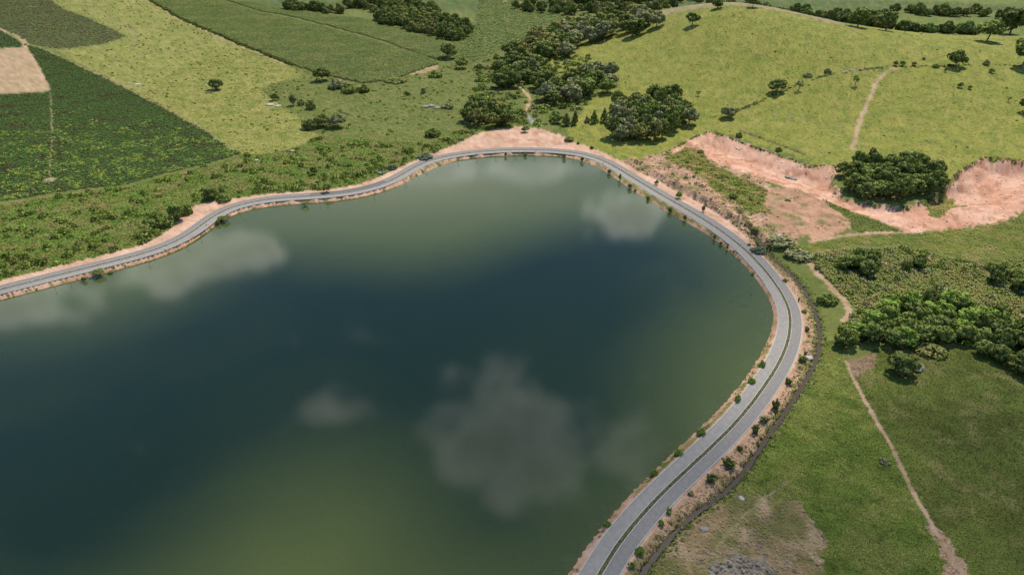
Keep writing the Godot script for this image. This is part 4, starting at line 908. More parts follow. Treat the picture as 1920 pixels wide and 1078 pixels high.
func smooth_line(key: String, step: float) -> PackedVector2Array:
	var p: PackedVector2Array = outline(key)
	var out := PackedVector2Array()
	for i in p.size() - 1:
		var p0 := p[maxi(i - 1, 0)]
		var p3 := p[mini(i + 2, p.size() - 1)]
		var n := maxi(1, int(round(p[i].distance_to(p[i + 1]) / step)))
		for s in n: out.append(p[i].cubic_interpolate(p[i + 1], p0, p3, float(s) / n))
	out.append(p[p.size() - 1])
	return out

# ------------------------------------------------------------------ road
# A strip along the middle line: section is a row of points (metres towards the lake, height).
func sweep(line: PackedVector2Array, section: PackedVector2Array, from := 0, to := -1, wave := 0.0) -> ArrayMesh:
	var st := SurfaceTool.new()
	st.begin(Mesh.PRIMITIVE_TRIANGLES)
	if to < 0: to = line.size()
	for s in section.size() - 1:
		st.set_smooth_group(s)
		for i in range(from, to - 1):
			var a := side(line, i)
			var b := side(line, i + 1)
			var u := section[s]
			var w := section[s + 1]
			var p := line[i]
			var q := line[i + 1]
			quad(st, Vector3(p.x + a.x * u.x, u.y, p.y + a.y * u.x), Vector3(q.x + b.x * u.x, u.y, q.y + b.y * u.x), Vector3(q.x + b.x * w.x, w.y, q.y + b.y * w.x), Vector3(p.x + a.x * w.x, w.y, p.y + a.y * w.x))
	st.generate_normals()
	return st.commit()

func side(line: PackedVector2Array, i: int) -> Vector2:
	var d := line[mini(i + 1, line.size() - 1)] - line[maxi(i - 1, 0)]
	return Vector2(-d.y, d.x).normalized()   # towards the lake: the line runs from west to east with the lake south of it

func build_road():
	var line := smooth_line("centre", 2.0)
	var grit := noise_texture(51, 90.0, 4, 0.8, 1.0)
	var wear := noise_texture(52, 9.0, 6, 0.86, 1.0)
	var light := surface("pale_paving", Color(0.225, 0.213, 0.194), 0.85, wear, 23.0, grit, 0.6)
	var grey := surface("grey_paving", Color(0.18, 0.171, 0.16), 0.85, wear, 17.0, grit, 0.6)
	var fresh := surface("dark_paving", Color(0.115, 0.113, 0.113), 0.85, wear, 13.0, grit, 0.6)
	var stone := surface("kerb_stone", Color(0.42, 0.405, 0.375), 0.85, wear, 5.0)
	# where the darker surfacing of the outer lane lies
	var from := 0
	var to := 0
	for i in line.size():
		if line[i].x < -121.0: from = i
		if line[i].x < -78.0: to = i
	tag(put("lakeside_road", sweep(line, PackedVector2Array([Vector2(0.78, 1.56), Vector2(2.75, 1.60), Vector2(4.75, 1.56)])), light), "", "", "", "structure")
	var out := PackedVector2Array([Vector2(-4.6, 1.56), Vector2(-2.7, 1.60), Vector2(-0.78, 1.56)])
	tag(put("outer_road", sweep(line, out, 0, from + 1), grey), "", "", "", "structure")
	tag(put("outer_road", sweep(line, out, from, to + 1), fresh), "", "", "", "structure")
	tag(put("outer_road", sweep(line, out, to, -1), grey), "", "", "", "structure")
	for e in [[0.58, 0.79], [-0.79, -0.58], [4.74, 4.95], [-4.8, -4.59]]:
		tag(kerb(line, e[0], e[1], stone), "", "", "", "structure")
	var turf := surface("median_turf", Color(0.105, 0.098, 0.048), 0.95, grit, 3.0, grit, 8.0)
	tag(put("median_strip", sweep(line, PackedVector2Array([Vector2(-0.61, 1.60), Vector2(0, 1.67), Vector2(0.61, 1.60)])), turf), "", "", "", "structure")
	var r := rng_of(5)
	var spots := []
	for i in line.size() - 1:
		if line[i].y > -60.0: continue
		for k in 5:
			var p := line[i].lerp(line[i + 1], r.randf()) + side(line, i) * r.randf_range(-0.52, 0.52)
			spots.append([Transform3D(Basis(Vector3.UP, r.randf() * TAU).scaled(Vector3(0.5, r.randf_range(0.25, 0.6), 0.5)), Vector3(p.x, 1.61, p.y)), grade(Color(0.10, 0.098, 0.042), r, 0.3)])
	spread("median_grass", tuft_mesh(7, 0.5, 1.0, 3), foliage("grass_blades", Color(1, 1, 1)), spots)

# stones a metre long with open joints, laid end to end
func kerb(line: PackedVector2Array, near_: float, far_: float, mat: Material) -> MeshInstance3D:
	var st := SurfaceTool.new()
	st.begin(Mesh.PRIMITIVE_TRIANGLES)
	st.set_smooth_group(-1)
	var r := rng_of(int(near_ * 100.0) + 900)
	for i in line.size() - 1:
		if line[i].y > -40.0: continue
		var a := side(line, i)
		var b := side(line, i + 1)
		for half in 2:
			var t0 := half * 0.5 + 0.012
			var t1 := half * 0.5 + 0.488
			var p := line[i].lerp(line[i + 1], t0)
			var q := line[i].lerp(line[i + 1], t1)
			var na := a.lerp(b, t0)
			var nb := a.lerp(b, t1)
			var y := 1.72 + r.randf_range(-0.012, 0.012)
			var f := [Vector2(near_, 1.3), Vector2(near_, y - 0.02), Vector2(near_ + 0.02, y), Vector2(far_ - 0.02, y), Vector2(far_, y - 0.02), Vector2(far_, 1.3)]
			for s in 5:
				quad(st, Vector3(p.x + na.x * f[s].x, f[s].y, p.y + na.y * f[s].x), Vector3(q.x + nb.x * f[s].x, f[s].y, q.y + nb.y * f[s].x), Vector3(q.x + nb.x * f[s + 1].x, f[s + 1].y, q.y + nb.y * f[s + 1].x), Vector3(p.x + na.x * f[s + 1].x, f[s + 1].y, p.y + na.y * f[s + 1].x))
	st.generate_normals()
	return put("kerb", st.commit(), mat)

# ------------------------------------------------------------------ growing things
func grade(c: Color, r: RandomNumberGenerator, by: float) -> Color:
	var g := 1.0 + r.randf_range(-by, by)
	return Color(c.r * g * (1.0 + r.randf_range(-0.08, 0.08)), c.g * g, c.b * g)

func mesh_of(v: PackedVector3Array, n: PackedVector3Array, c: PackedColorArray) -> ArrayMesh:
	var arrays := []
	arrays.resize(Mesh.ARRAY_MAX)
	arrays[Mesh.ARRAY_VERTEX] = v
	arrays[Mesh.ARRAY_NORMAL] = n
	arrays[Mesh.ARRAY_COLOR] = c
	var m := ArrayMesh.new()
	m.add_surface_from_arrays(Mesh.PRIMITIVE_TRIANGLES, arrays)
	return m

# one triangle, wound so that its front is the side its normal points to
func leaf_tri(v: PackedVector3Array, a: Vector3, b: Vector3, c: Vector3, n: Vector3):
	v.append(a)
	if (c - a).cross(b - a).dot(n) >= 0.0:
		v.append(b)
		v.append(c)
	else:
		v.append(c)
		v.append(b)

func tuft_mesh(blades: int, spread_: float, tall: float, seed_: int) -> ArrayMesh:
	var r := rng_of(seed_)
	var v := PackedVector3Array()
	var n := PackedVector3Array()
	var c := PackedColorArray()
	for i in blades:
		var a := TAU * (i + r.randf() * 0.6) / blades
		var d := Vector3(cos(a), 0, sin(a))
		var s := Vector3(-d.z, 0, d.x) * spread_ * 0.32
		var foot := d * spread_ * r.randf_range(0.0, 0.5)
		var tip := d * spread_ * r.randf_range(0.5, 1.1) + Vector3.UP * tall * r.randf_range(0.6, 1.0)
		var g := r.randf_range(0.8, 1.15)
		var nn := (Vector3.UP * 1.6 + d * 0.6).normalized()
		leaf_tri(v, foot - s, foot + s, tip, nn)
		for k in 3:
			n.append(nn)
			c.append(Color(g, g, g))
	return mesh_of(v, n, c)

# leaf sprays spread through lobes; one unit is the crown's radius
func crown_mesh(lobes: Array, leaves: int, leaf: float, seed_: int) -> ArrayMesh:
	var r := rng_of(seed_)
	var v := PackedVector3Array()
	var n := PackedVector3Array()
	var c := PackedColorArray()
	var total := 0.0
	for l in lobes: total += l[1] * l[1]
	var lobe_tone := []
	for l in lobes: lobe_tone.append(r.randf_range(0.86, 1.14))
	for k in leaves:
		var pick := r.randf() * total
		var which := 0
		for l in lobes:
			pick -= l[1] * l[1]
			if pick <= 0.0: break
			which += 1
		which = mini(which, lobes.size() - 1)
		var l: Array = lobes[which]
		var d := Vector3(r.randfn(), r.randfn() + 0.25, r.randfn()).normalized()
		var p: Vector3 = l[0] + d * l[1] * (1.08 - 0.42 * r.randf() * r.randf())
		var buried := false
		for o in lobes:
			if o != l and p.distance_to(o[0]) < o[1] * 0.72: buried = true
		if buried: continue
		var s := leaf * r.randf_range(0.65, 1.35)
		var face := (d + 0.75 * Vector3(r.randfn(), r.randfn(), r.randfn()).normalized()).normalized()
		var a := face.cross(Vector3(r.randfn(), r.randfn(), r.randfn())).normalized() * s
		var b := face.cross(a).normalized() * s * 0.72
		var bend := face * s * 0.28
		var g: float = lobe_tone[which] * r.randf_range(0.72, 1.28)
		var col := Color(g * r.randf_range(0.92, 1.1), g, g * r.randf_range(0.85, 1.1))
		var nn := (d * 0.75 + face * 0.5).normalized()
		leaf_tri(v, p - a - bend, p - b + bend * 0.4, p + a - bend, nn)
		leaf_tri(v, p - a - bend, p + a - bend, p + b + bend * 0.4, nn)
		for x in 6:
			n.append(nn)
			c.append(col)
	return mesh_of(v, n, c)

func lobes_of(shape: String, seed_: int) -> Array:
	var r := rng_of(seed_)
	var out := []
	match shape:
		"round":
			out.append([Vector3(0, 0.72, 0), 0.62])
			for i in 9:
				var a := TAU * i / 9.0 + r.randf()
				out.append([Vector3(cos(a) * 0.6, 0.62 + r.randf_range(-0.22, 0.42), sin(a) * 0.6), r.randf_range(0.28, 0.42)])
			for i in 3: out.append([Vector3(r.randf_range(-0.35, 0.35), 1.2, r.randf_range(-0.35, 0.35)), 0.32])
		"umbrella":
			for i in 11:
				var a := TAU * i / 11.0 + r.randf() * 0.7
				var d := r.randf_range(0.35, 0.78)
				out.append([Vector3(cos(a) * d, 0.5 + 0.3 * (1.0 - d) + r.randf_range(-0.14, 0.1), sin(a) * d), r.randf_range(0.2, 0.34)])
			out.append([Vector3(0, 0.72, 0), 0.36])
		"oval":
			for i in 14:
				var t := i / 13.0
				var a := i * 2.4 + r.randf()
				var d := 0.55 * sin(PI * (0.15 + 0.75 * t))
				out.append([Vector3(cos(a) * d, 0.25 + 1.35 * t, sin(a) * d), r.randf_range(0.3, 0.45)])
		"cone":
			for i in 13:
				var t := i / 12.0
				var a := i * 2.4
				var d := 0.5 * (1.0 - t)
				out.append([Vector3(cos(a) * d, 0.3 + 2.6 * t, sin(a) * d), lerpf(0.6, 0.22, t)])
		"bush":
			out.append([Vector3(0, 0.34, 0), 0.52])
			for i in 9:
				var a := TAU * i / 9.0 + r.randf() * 0.5
				out.append([Vector3(cos(a) * 0.6, 0.24 + r.randf_range(-0.08, 0.3), sin(a) * 0.6), r.randf_range(0.28, 0.42)])
			for i in 3: out.append([Vector3(r.randf_range(-0.3, 0.3), 0.72, r.randf_range(-0.3, 0.3)), 0.3])
		"spiky":
			for i in 9:
				var a := TAU * i / 9.0 + r.randf() * 0.5
				var d := r.randf_range(0.3, 0.72)
				for s in 3: out.append([Vector3(cos(a) * d * (0.4 + 0.3 * s), 0.2 + 0.26 * s + r.randf_range(-0.05, 0.1), sin(a) * d * (0.4 + 0.3 * s)), 0.24 - 0.05 * s])
		_:
			for i in 8:
				var a := TAU * i / 8.0 + r.randf()
				out.append([Vector3(cos(a) * 0.55, 0.6 + r.randf_range(-0.35, 0.5), sin(a) * 0.55), r.randf_range(0.16, 0.3)])
	return out

var crowns := {}
# height of each crown shape in crown radii
const TALL := {"round": 1.5, "umbrella": 1.05, "oval": 1.95, "cone": 3.1, "bush": 1.05, "spiky": 0.95, "sparse": 1.4, "twig": 1.4, "broad": 1.5}

func crown_of(shape: String, variant: int) -> ArrayMesh:
	if shape == "broad": shape = "round"
	var key := "%s%d" % [shape, variant]
	if not crowns.has(key):
		var leaves: int = {"round": 1000, "umbrella": 800, "oval": 1000, "cone": 900, "bush": 800, "spiky": 420, "sparse": 230}[shape]
		var leaf: float = {"round": 0.125, "umbrella": 0.12, "oval": 0.13, "cone": 0.15, "bush": 0.125, "spiky": 0.17, "sparse": 0.12}[shape]
		crowns[key] = crown_mesh(lobes_of(shape, 40 + variant * 13), leaves, leaf, 7 + variant * 31)
	return crowns[key]

func limb(st: SurfaceTool, a: Vector3, b: Vector3, ra: float, rb: float, sides := 6):
	var d := (b - a).normalized()
	var u := d.cross(Vector3.RIGHT if absf(d.x) < 0.8 else Vector3.UP).normalized()
	var w := d.cross(u)
	for i in sides:
		var p := u * cos(TAU * i / sides) + w * sin(TAU * i / sides)
		var q := u * cos(TAU * (i + 1) / sides) + w * sin(TAU * (i + 1) / sides)
		quad(st, a + p * ra, b + p * rb, b + q * rb, a + q * ra)

# a trunk one unit high with limbs that reach into the crown above it
func trunk_mesh(variant: int) -> ArrayMesh:
	var key := "trunk%d" % variant
	if not crowns.has(key):
		var r := rng_of(600 + variant)
		var st := SurfaceTool.new()
		st.begin(Mesh.PRIMITIVE_TRIANGLES)
		st.set_smooth_group(0)
		var bend := Vector3(r.randf_range(-0.08, 0.08), 0, r.randf_range(-0.08, 0.08))
		limb(st, Vector3(0, -0.06, 0), Vector3(0, 0.12, 0), 0.11, 0.075)
		limb(st, Vector3(0, 0.12, 0), Vector3(0, 0.6, 0) + bend, 0.075, 0.06)
		limb(st, Vector3(0, 0.6, 0) + bend, Vector3(0, 1.0, 0) + bend * 1.5, 0.06, 0.05)
		for i in 5:
			var a := TAU * i / 5.0 + r.randf()
			limb(st, Vector3(0, 0.72 + 0.05 * i, 0) + bend, Vector3(cos(a) * 0.45, r.randf_range(1.2, 1.45), sin(a) * 0.45) + bend, 0.04, 0.018, 5)
		st.generate_normals()
		crowns[key] = st.commit()
	return crowns[key]

func sapling_mesh(variant: int) -> ArrayMesh:
	var key := "sapling%d" % variant
	if not crowns.has(key):
		var r := rng_of(810 + variant)
		var st := SurfaceTool.new()
		st.begin(Mesh.PRIMITIVE_TRIANGLES)
		st.set_smooth_group(0)
		limb(st, Vector3(0, -0.03, 0), Vector3(0.02, 0.95, 0), 0.028, 0.01, 5)
		for i in 13:
			var y := 0.3 + 0.045 * i
			var a := i * 2.4 + r.randf()
			var reach := r.randf_range(0.2, 0.38) * (1.2 - y * 0.5)
			var tip := Vector3(cos(a) * reach, y + r.randf_range(0.1, 0.22), sin(a) * reach)
			limb(st, Vector3(0.01, y, 0), tip, 0.013, 0.006, 4)
			for k in 2: limb(st, Vector3(0.01, y, 0).lerp(tip, 0.6), tip + Vector3(r.randf_range(-0.1, 0.1), 0.08, r.randf_range(-0.1, 0.1)), 0.008, 0.004, 3)
		st.generate_normals()
		crowns[key] = st.commit()
	return crowns[key]

var grown := 0

# a plant on the ground at x, z: crown radius and whole height in metres
func grow(called: String, x: float, z: float, radius: float, tall: float, shape: String, tone: String, label: String, category: String, group := "") -> Node3D:
	grown += 1
	if shape in ["round", "oval", "broad"]: tall = maxf(tall, radius * 1.35)
	if called in ["young_tree", "shrub", "sapling"]:
		var vary := 0.78 + 0.5 * fposmod(grown * 0.618, 1.0)
		radius *= vary
		tall *= 0.85 + 0.35 * fposmod(grown * 0.377, 1.0)
	var y := height(x, z)
	if RASTER.has_point(Vector2(x, z)) and raster(road_d, Vector2(x, z)) < 5.0: y = 1.6
	y = maxf(y, 0.1)
	var turn := fposmod(grown * 2.399, TAU)
	var o := root(called, Vector3(x, y - 0.05, z), turn)
	var bark := surface("bark", Color(0.15, 0.115, 0.08), 0.95)
	if shape == "twig":
		var t := put("twigs", sapling_mesh(grown % 4), surface("bare_wood", Color(0.17, 0.13, 0.105), 0.9), o)
		t.scale = Vector3(radius * 2.6, tall, radius * 2.6)
	else:
		var crown_tall := tall
		var stem := 0.0
		if not shape in ["bush", "spiky"]:
			stem = tall * ({"umbrella": 0.5, "cone": 0.1, "sparse": 0.35, "broad": 0.32}.get(shape, 0.2) as float)
			crown_tall = tall - stem
			var t := put("trunk", trunk_mesh(grown % 3), bark, o)
			var h := stem + crown_tall * 0.35
			t.scale = Vector3(minf(h, radius * 1.3), h, minf(h, radius * 1.3))
		var k := put("foliage" if shape in ["bush", "spiky"] else "crown", crown_of(shape, grown % 3), leaf_material(tone), o)
		k.position.y = stem
		k.scale = Vector3(radius, crown_tall / (TALL[shape] as float), radius)
	tag(o, label, category, group)
	return o

func build_plants():
	for p in PLANTS:
		grow(p[6], p[0], p[1], p[2], p[3], p[4], p[5], p[7], p[8], p[9])

func build_groves():
	# outline, spacing, radius range, height range, tones, kind, label, group
	var list := [
		["grove_round", 12.6, [5.6, 8.2], [10, 16], ["dark", "mid", "dark", "grey", "mid", "olive"], "round grove"],
		["grove_cut", 9.6, [4.9, 6.8], [8, 12.5], ["dark", "dark", "dark", "mid"], "grove inside the soil cut"],
		["grove_thicket", 7.4, [3.9, 5.6], [4.5, 8.5], ["mid", "bright", "mid", "dark"], "thicket east of the bend"],
		["grove_scrub_a", 6.6, [3.2, 4.8], [4.5, 8], ["mid", "dark"], "large clump in the pale scrub"],
		["grove_scrub_b", 6.0, [2.8, 4.2], [4, 7], ["dark", "mid"], "small clump in the pale scrub"],
		["grove_scrub_c", 7.4, [3.4, 5.0], [5, 8], ["dark", "mid"], "east clump in the pale scrub"],
		["valley_a", 21.0, [9.0, 13.0], [12, 19], ["dark", "grey", "mid", "dark", "olive"], "upper brookside wood"],
		["valley_b", 15.5, [6.8, 10.0], [10, 15], ["dark", "mid", "dark", "grey"], "lower brookside wood"],
		["grove_west", 11.5, [5.4, 7.8], [9, 13], ["dark", "dark", "olive"], "wood by the paved lane"],
	]
	var order := ["first", "second", "third", "fourth", "fifth", "sixth", "seventh", "eighth", "ninth", "tenth", "eleventh", "twelfth"]
	var says := {"dark": "dark green", "mid": "mid green", "bright": "bright green", "grey": "grey green", "olive": "olive green"}
	var n := 0
	for g in list:
		n += 1
		var r := rng_of(100 + n)
		var rows := {}
		for q in scattered(g[0], g[1], r, 0.5):
			var row := int(floor((q.y - box[g[0]].position.y) / (g[1] * 0.88) + 0.5))
			if not rows.has(row): rows[row] = []
			rows[row].append(q)
		var keys := rows.keys()
		keys.sort()
		for k in keys.size():
			rows[keys[k]].sort_custom(func(a, b): return a.x < b.x)
			for i in rows[keys[k]].size():
				var q: Vector2 = rows[keys[k]][i]
				var tone: String = g[4][r.randi() % g[4].size()]
				grow("tree", q.x, q.y, r.randf_range(g[2][0], g[2][1]), r.randf_range(g[3][0], g[3][1]), "round" if r.randf() < 0.8 else "oval", tone, "%s tree, %s, %s row from north, %s from west" % [says[tone], g[5], order[mini(k, 11)], order[mini(i, 11)]], "tree", "trees of the " + g[5])

# one object of many copies: spots are [transform, colour]
func spread(called: String, mesh: Mesh, mat: Material, spots: Array) -> MultiMeshInstance3D:
	var mm := MultiMesh.new()
	mm.transform_format = MultiMesh.TRANSFORM_3D
	mm.use_colors = true
	mm.mesh = mesh
	mm.instance_count = spots.size()
	for i in spots.size():
		mm.set_instance_transform(i, spots[i][0])
		mm.set_instance_color(i, spots[i][1])
	var o := MultiMeshInstance3D.new()
	o.name = numbered(called)
	o.multimesh = mm
	o.material_override = mat
	add_child(o, true)
	o.set_meta("kind", "stuff")
	return o

# grass of an area, coloured like the ground it grows from
func turf(called: String, key: String, spacing: float, size: float, tall: float, shade: float, seed_: int, keep := 1.0, mesh: Mesh = null) -> void:
	var r := rng_of(seed_)
	var spots := []
	for q in scattered(key, spacing, r, 1.0):
		if r.randf() > keep: continue
		var c := cover_at(q.x, q.y)
		if c in ["verge", "dirt_track", "pink_lane", "lake_bed", "lake_bank", "paved_lane", "ditch_mud", "soil_cut"]: continue
		var g := color_at(c, q.x, q.y)
		var s := size * r.randf_range(0.6, 1.5)
		var y := height(q.x, q.y)
		if RASTER.has_point(q) and raster(road_d, q) < 6.5: continue
		spots.append([Transform3D(Basis(Vector3.UP, r.randf() * TAU).scaled(Vector3(s, tall * r.randf_range(0.5, 1.4), s)), Vector3(q.x, y - 0.03, q.y)), grade(Color(g.r * shade, g.g * shade, g.b * shade), r, 0.11)])
	spread(called, mesh if mesh else tuft_mesh(9, 1.0, 1.0, seed_), foliage("grass_blades", Color(1, 1, 1)), spots)

func build_crops():
	var blades := maize_mesh()
	var mat := foliage("grass_blades", Color(1, 1, 1))
	for e in [["maize", 2.3, "maize_crop", 61], ["maize_upper", 2.3, "maize_crop", 62]]:
		var r := rng_of(e[3])
		var spots := []
		for q in planted(e[0], 2.9, 1.5, r):
			if cover_at(q.x, q.y) != e[0]: continue
			var s := r.randf_range(1.15, 1.6)
			var dry := patch_noise.get_noise_2d(q.x * 0.7, q.y * 0.7)
			var c := Color(0.125, 0.168, 0.046).lerp(Color(0.168, 0.19, 0.058), smoothstep(-0.2, 0.4, dry))
			spots.append([Transform3D(Basis(Vector3.UP, r.randf() * TAU).scaled(Vector3(s, r.randf_range(0.9, 1.15), s)), Vector3(q.x, height(q.x, q.y), q.y)), grade(c, r, 0.3)])
		spread(e[2], blades, mat, spots)
	var leafy := crown_mesh(lobes_of("bush", 3), 46, 0.34, 77)
	var r2 := rng_of(64)
	var low := []
	var bright := []
	for q in scattered("dark_crop", 1.9, r2, 0.9):
		if cover_at(q.x, q.y) != "dark_crop": continue
		var wild := patch_noise.get_noise_2d(q.x * 1.6 + 40.0, q.y * 1.6)
		var south := smoothstep(-560.0, -440.0, q.y)
		var s := r2.randf_range(0.8, 1.25)
		var c := Color(0.088, 0.14, 0.04).lerp(Color(0.085, 0.085, 0.038), smoothstep(0.12, 0.42, patch_noise.get_noise_2d(q.x, q.y)))
		if r2.randf() < south * (0.08 + 0.9 * smoothstep(0.03, 0.24, wild)):
			c = Color(0.12, 0.2, 0.05) if r2.randf() < 0.6 else Color(0.25, 0.29, 0.05)
			s *= 1.35
		low.append([Transform3D(Basis(Vector3.UP, r2.randf() * TAU).scaled(Vector3(s, s * r2.randf_range(0.5, 0.9), s)), Vector3(q.x, height(q.x, q.y) - 0.1, q.y)), grade(c, r2, 0.2)])
	spread("low_leafy_crop", leafy, mat, low)
	turf("olive_crop_rows", "olive_crop", 2.9, 1.5, 0.9, 1.0, 66)
	turf("narrow_crop_rows", "dark_strip", 2.6, 1.3, 0.8, 1.0, 67)

func maize_mesh() -> ArrayMesh:
	var r := rng_of(33)
	var v := PackedVector3Array()
	var n := PackedVector3Array()
	var c := PackedColorArray()
	for i in 15:
		var a := i * 2.4 + r.randf() * 0.4
		var d := Vector3(cos(a), 0, sin(a))
		var s := Vector3(-d.z, 0, d.x) * 0.16
		var base := Vector3(r.randf_range(-0.35, 0.35), r.randf_range(0.5, 1.5), r.randf_range(-0.5, 0.5))
		var mid := base + d * 0.4 + Vector3.UP * 0.5
		var tip := base + d * r.randf_range(0.75, 1.05) + Vector3.UP * 0.2
		var g := r.randf_range(0.75, 1.2)
		var nn := (Vector3.UP + d * 0.4).normalized()
		leaf_tri(v, base - s * 0.6, mid - s, mid + s, nn)
		leaf_tri(v, base - s * 0.6, mid + s, base + s * 0.6, nn)
		leaf_tri(v, mid - s, tip, mid + s, nn)
		for k in 9:
			n.append(nn)
			c.append(Color(g, g, g))
	return mesh_of(v, n, c)

func build_scrub():
	poly["dry_verge_bed"] = dry_verge
	var rr := Rect2(dry_verge[0], Vector2.ZERO)
	for q in dry_verge: rr = rr.expand(q)
	box["dry_verge_bed"] = rr
	poly["meadow_bed"] = PackedVector2Array([Vector2(-330, -800), Vector2(60, -800), Vector2(60, -500), Vector2(-330, -430)])
	box["meadow_bed"] = Rect2(-330, -800, 390, 370)
	turf("hill_grass", "hill_pasture", 2.2, 0.9, 0.2, 1.04, 71)
	turf("pale_pasture_grass", "left_pasture", 2.5, 0.9, 0.2, 1.03, 72, 0.8)
	turf("near_grass", "near_pasture", 0.62, 0.45, 0.26, 1.05, 73)
	turf("dark_grass", "dark_pasture", 0.7, 0.5, 0.17, 1.05, 74)
	turf("dry_grass", "stony_waste", 0.9, 0.4, 0.3, 1.1, 75, 0.75)
	turf("low_meadow_grass", "low_meadow", 0.9, 0.5, 0.4, 1.0, 76)
	turf("island_grass", "grass_island", 0.9, 0.5, 0.5, 1.0, 77)
	turf("wedge_grass", "green_wedge", 0.9, 0.5, 0.5, 1.0, 78)
	turf("bank_herbs", "wild_bank", 1.1, 0.8, 0.3, 1.05, 79)
	turf("meadow_grass", "meadow_bed", 2.4, 1.1, 0.32, 1.03, 83)
	turf("tongue_grass", "grass_tongue", 1.0, 0.6, 0.5, 1.0, 84)
	turf("dry_verge_grass", "dry_verge_bed", 0.75, 0.42, 0.4, 0.9, 85, 0.6)
	turf("scrub_herbs", "scrub_ground", 1.1, 0.9, 0.8, 0.95, 80)
	turf("slope_grass", "soil_grass", 1.3, 0.7, 0.5, 1.0, 81, 0.6)
	turf("valley_grass", "far_meadow", 3.6, 1.9, 0.9, 0.95, 82, 0.8)
	var leafy := crown_mesh(lobes_of("bush", 5), 70, 0.30, 78)
	var mat := foliage("grass_blades", Color(1, 1, 1))
	# bushy undergrowth: outline, spacing, share kept, radius, tones, name
	var beds := [
		["wild_bank", 3.4, 0.27, [0.9, 2.6], ["mid", "mid", "bright", "mid", "dark"], "wild_shrubbery", 91],
		["scrub_ground", 2.8, 0.5, [0.8, 1.9], ["grey", "mid", "bright", "pale", "mid"], "pale_shrubbery", 92],
		["soil_grass", 5.0, 0.35, [0.5, 1.2], ["mid", "dark", "olive"], "slope_shrubbery", 93],
		["brook_bed", 5.0, 0.55, [1.4, 3.4], ["mid", "grey", "dark", "mid", "bright"], "brook_shrubbery", 94],
		["left_pasture", 7.0, 0.22, [0.5, 1.3], ["mid", "olive", "dark"], "pasture_weeds", 95],
		["hill_pasture", 16.0, 0.12, [0.5, 1.1], ["mid", "dark"], "hill_weeds", 96],
		["dry_verge_bed", 2.6, 0.5, [0.35, 0.9], ["olive", "straw", "grey"], "verge_weeds", 97],
		["meadow_bed", 7.0, 0.35, [0.6, 1.7], ["mid", "olive", "bright"], "meadow_weeds", 98],
	]
	for b in beds:
		var r := rng_of(b[6])
		var spots := []
		for q in scattered(b[0], b[1], r, 1.0):
			var clump := patch_noise.get_noise_2d(q.x * 1.4 - 300.0, q.y * 1.4)
			var share: float = b[2] * (0.18 + 3.4 * smoothstep(0.0, 0.3, clump))
			if b[0] == "wild_bank" and RASTER.has_point(q): share *= lerpf(3.0, 0.6, smoothstep(14.0, 42.0, raster(road_d, q)))
			if r.randf() > share: continue
			if b[0] == "meadow_bed" and cover_at(q.x, q.y) != "meadow": continue
			if RASTER.has_point(q) and raster(road_d, q) < 6.9: continue
			var c := cover_at(q.x, q.y)
			if c in ["verge", "dirt_track", "pink_lane", "paved_lane", "lake_bank"]: continue
			var s := r.randf_range(b[3][0], b[3][1])
			var tone: Color = TONES[b[4][r.randi() % b[4].size()]]
			spots.append([Transform3D(Basis(Vector3.UP, r.randf() * TAU).scaled(Vector3(s, s * r.randf_range(0.6, 1.1), s)), Vector3(q.x, height(q.x, q.y) - 0.1, q.y)), grade(tone, r, 0.25)])
		spread(b[5], leafy, mat, spots)
	# the wood at the far edge and the belts beyond it: many trees that read as one mass
	var wood := rng_of(120)
	var crowns_ := []
	for q in scattered("woodland", 11.0, wood, 0.8): crowns_.append(q)
	for belt in BELTS:
		var a := Vector2(belt[0], belt[1])
		var b := Vector2(belt[2], belt[3])
		var count := int(a.distance_to(b) / 9.0 * belt[5])
		for i in count: crowns_.append(a.lerp(b, wood.randf()) + Vector2(wood.randfn(), wood.randfn()) * belt[4])
	var spots := []
	for q in crowns_:
		var s := wood.randf_range(5.5, 9.0)
		var tone: Color = [TONES.dark, TONES.dark, TONES.mid, TONES.olive][wood.randi() % 4]
		spots.append([Transform3D(Basis(Vector3.UP, wood.randf() * TAU).scaled(Vector3(s, s * wood.randf_range(0.85, 1.2), s)), Vector3(q.x, height(q.x, q.y) + 0.5, q.y)), grade(tone, wood, 0.2)])
	spread("woodland", crown_of("round", 1), mat, spots)
	# shrub lines along the field edges
	var edge := rng_of(130)
	var row := []
	for e in [["maize_edge", 2.2, 3.6, "dark"], ["pasture_edge", 1.1, -2.6, "olive"], ["hill_track_side", 1.2, 4.0, "olive"]]:
		var p: PackedVector2Array = outline(e[0])
		for i in p.size() - 1:
			var along := p[i].distance_to(p[i + 1])
			for k in int(along / (1.6 if e[0] == "maize_edge" else (3.2 if e[0] == "pasture_edge" else 9.0))):
				var d := (p[i + 1] - p[i]).normalized()
				var off := Vector2(-d.y, d.x) * (-(e[2] as float) + edge.randfn() * 1.3)
				var q := p[i].lerp(p[i + 1], edge.randf()) + off
				var s: float = (e[1] as float) * edge.randf_range(0.6, 1.4)
				row.append([Transform3D(Basis(Vector3.UP, edge.randf() * TAU).scaled(Vector3(s, s * 0.9, s)), Vector3(q.x, height(q.x, q.y) - 0.1, q.y)), grade(TONES[e[3]], edge, 0.25)])
	spread("field_edge_shrubbery", leafy, mat, row)
	var fringe := []
	var bound := smooth_line("hill_boundary", 1.0)
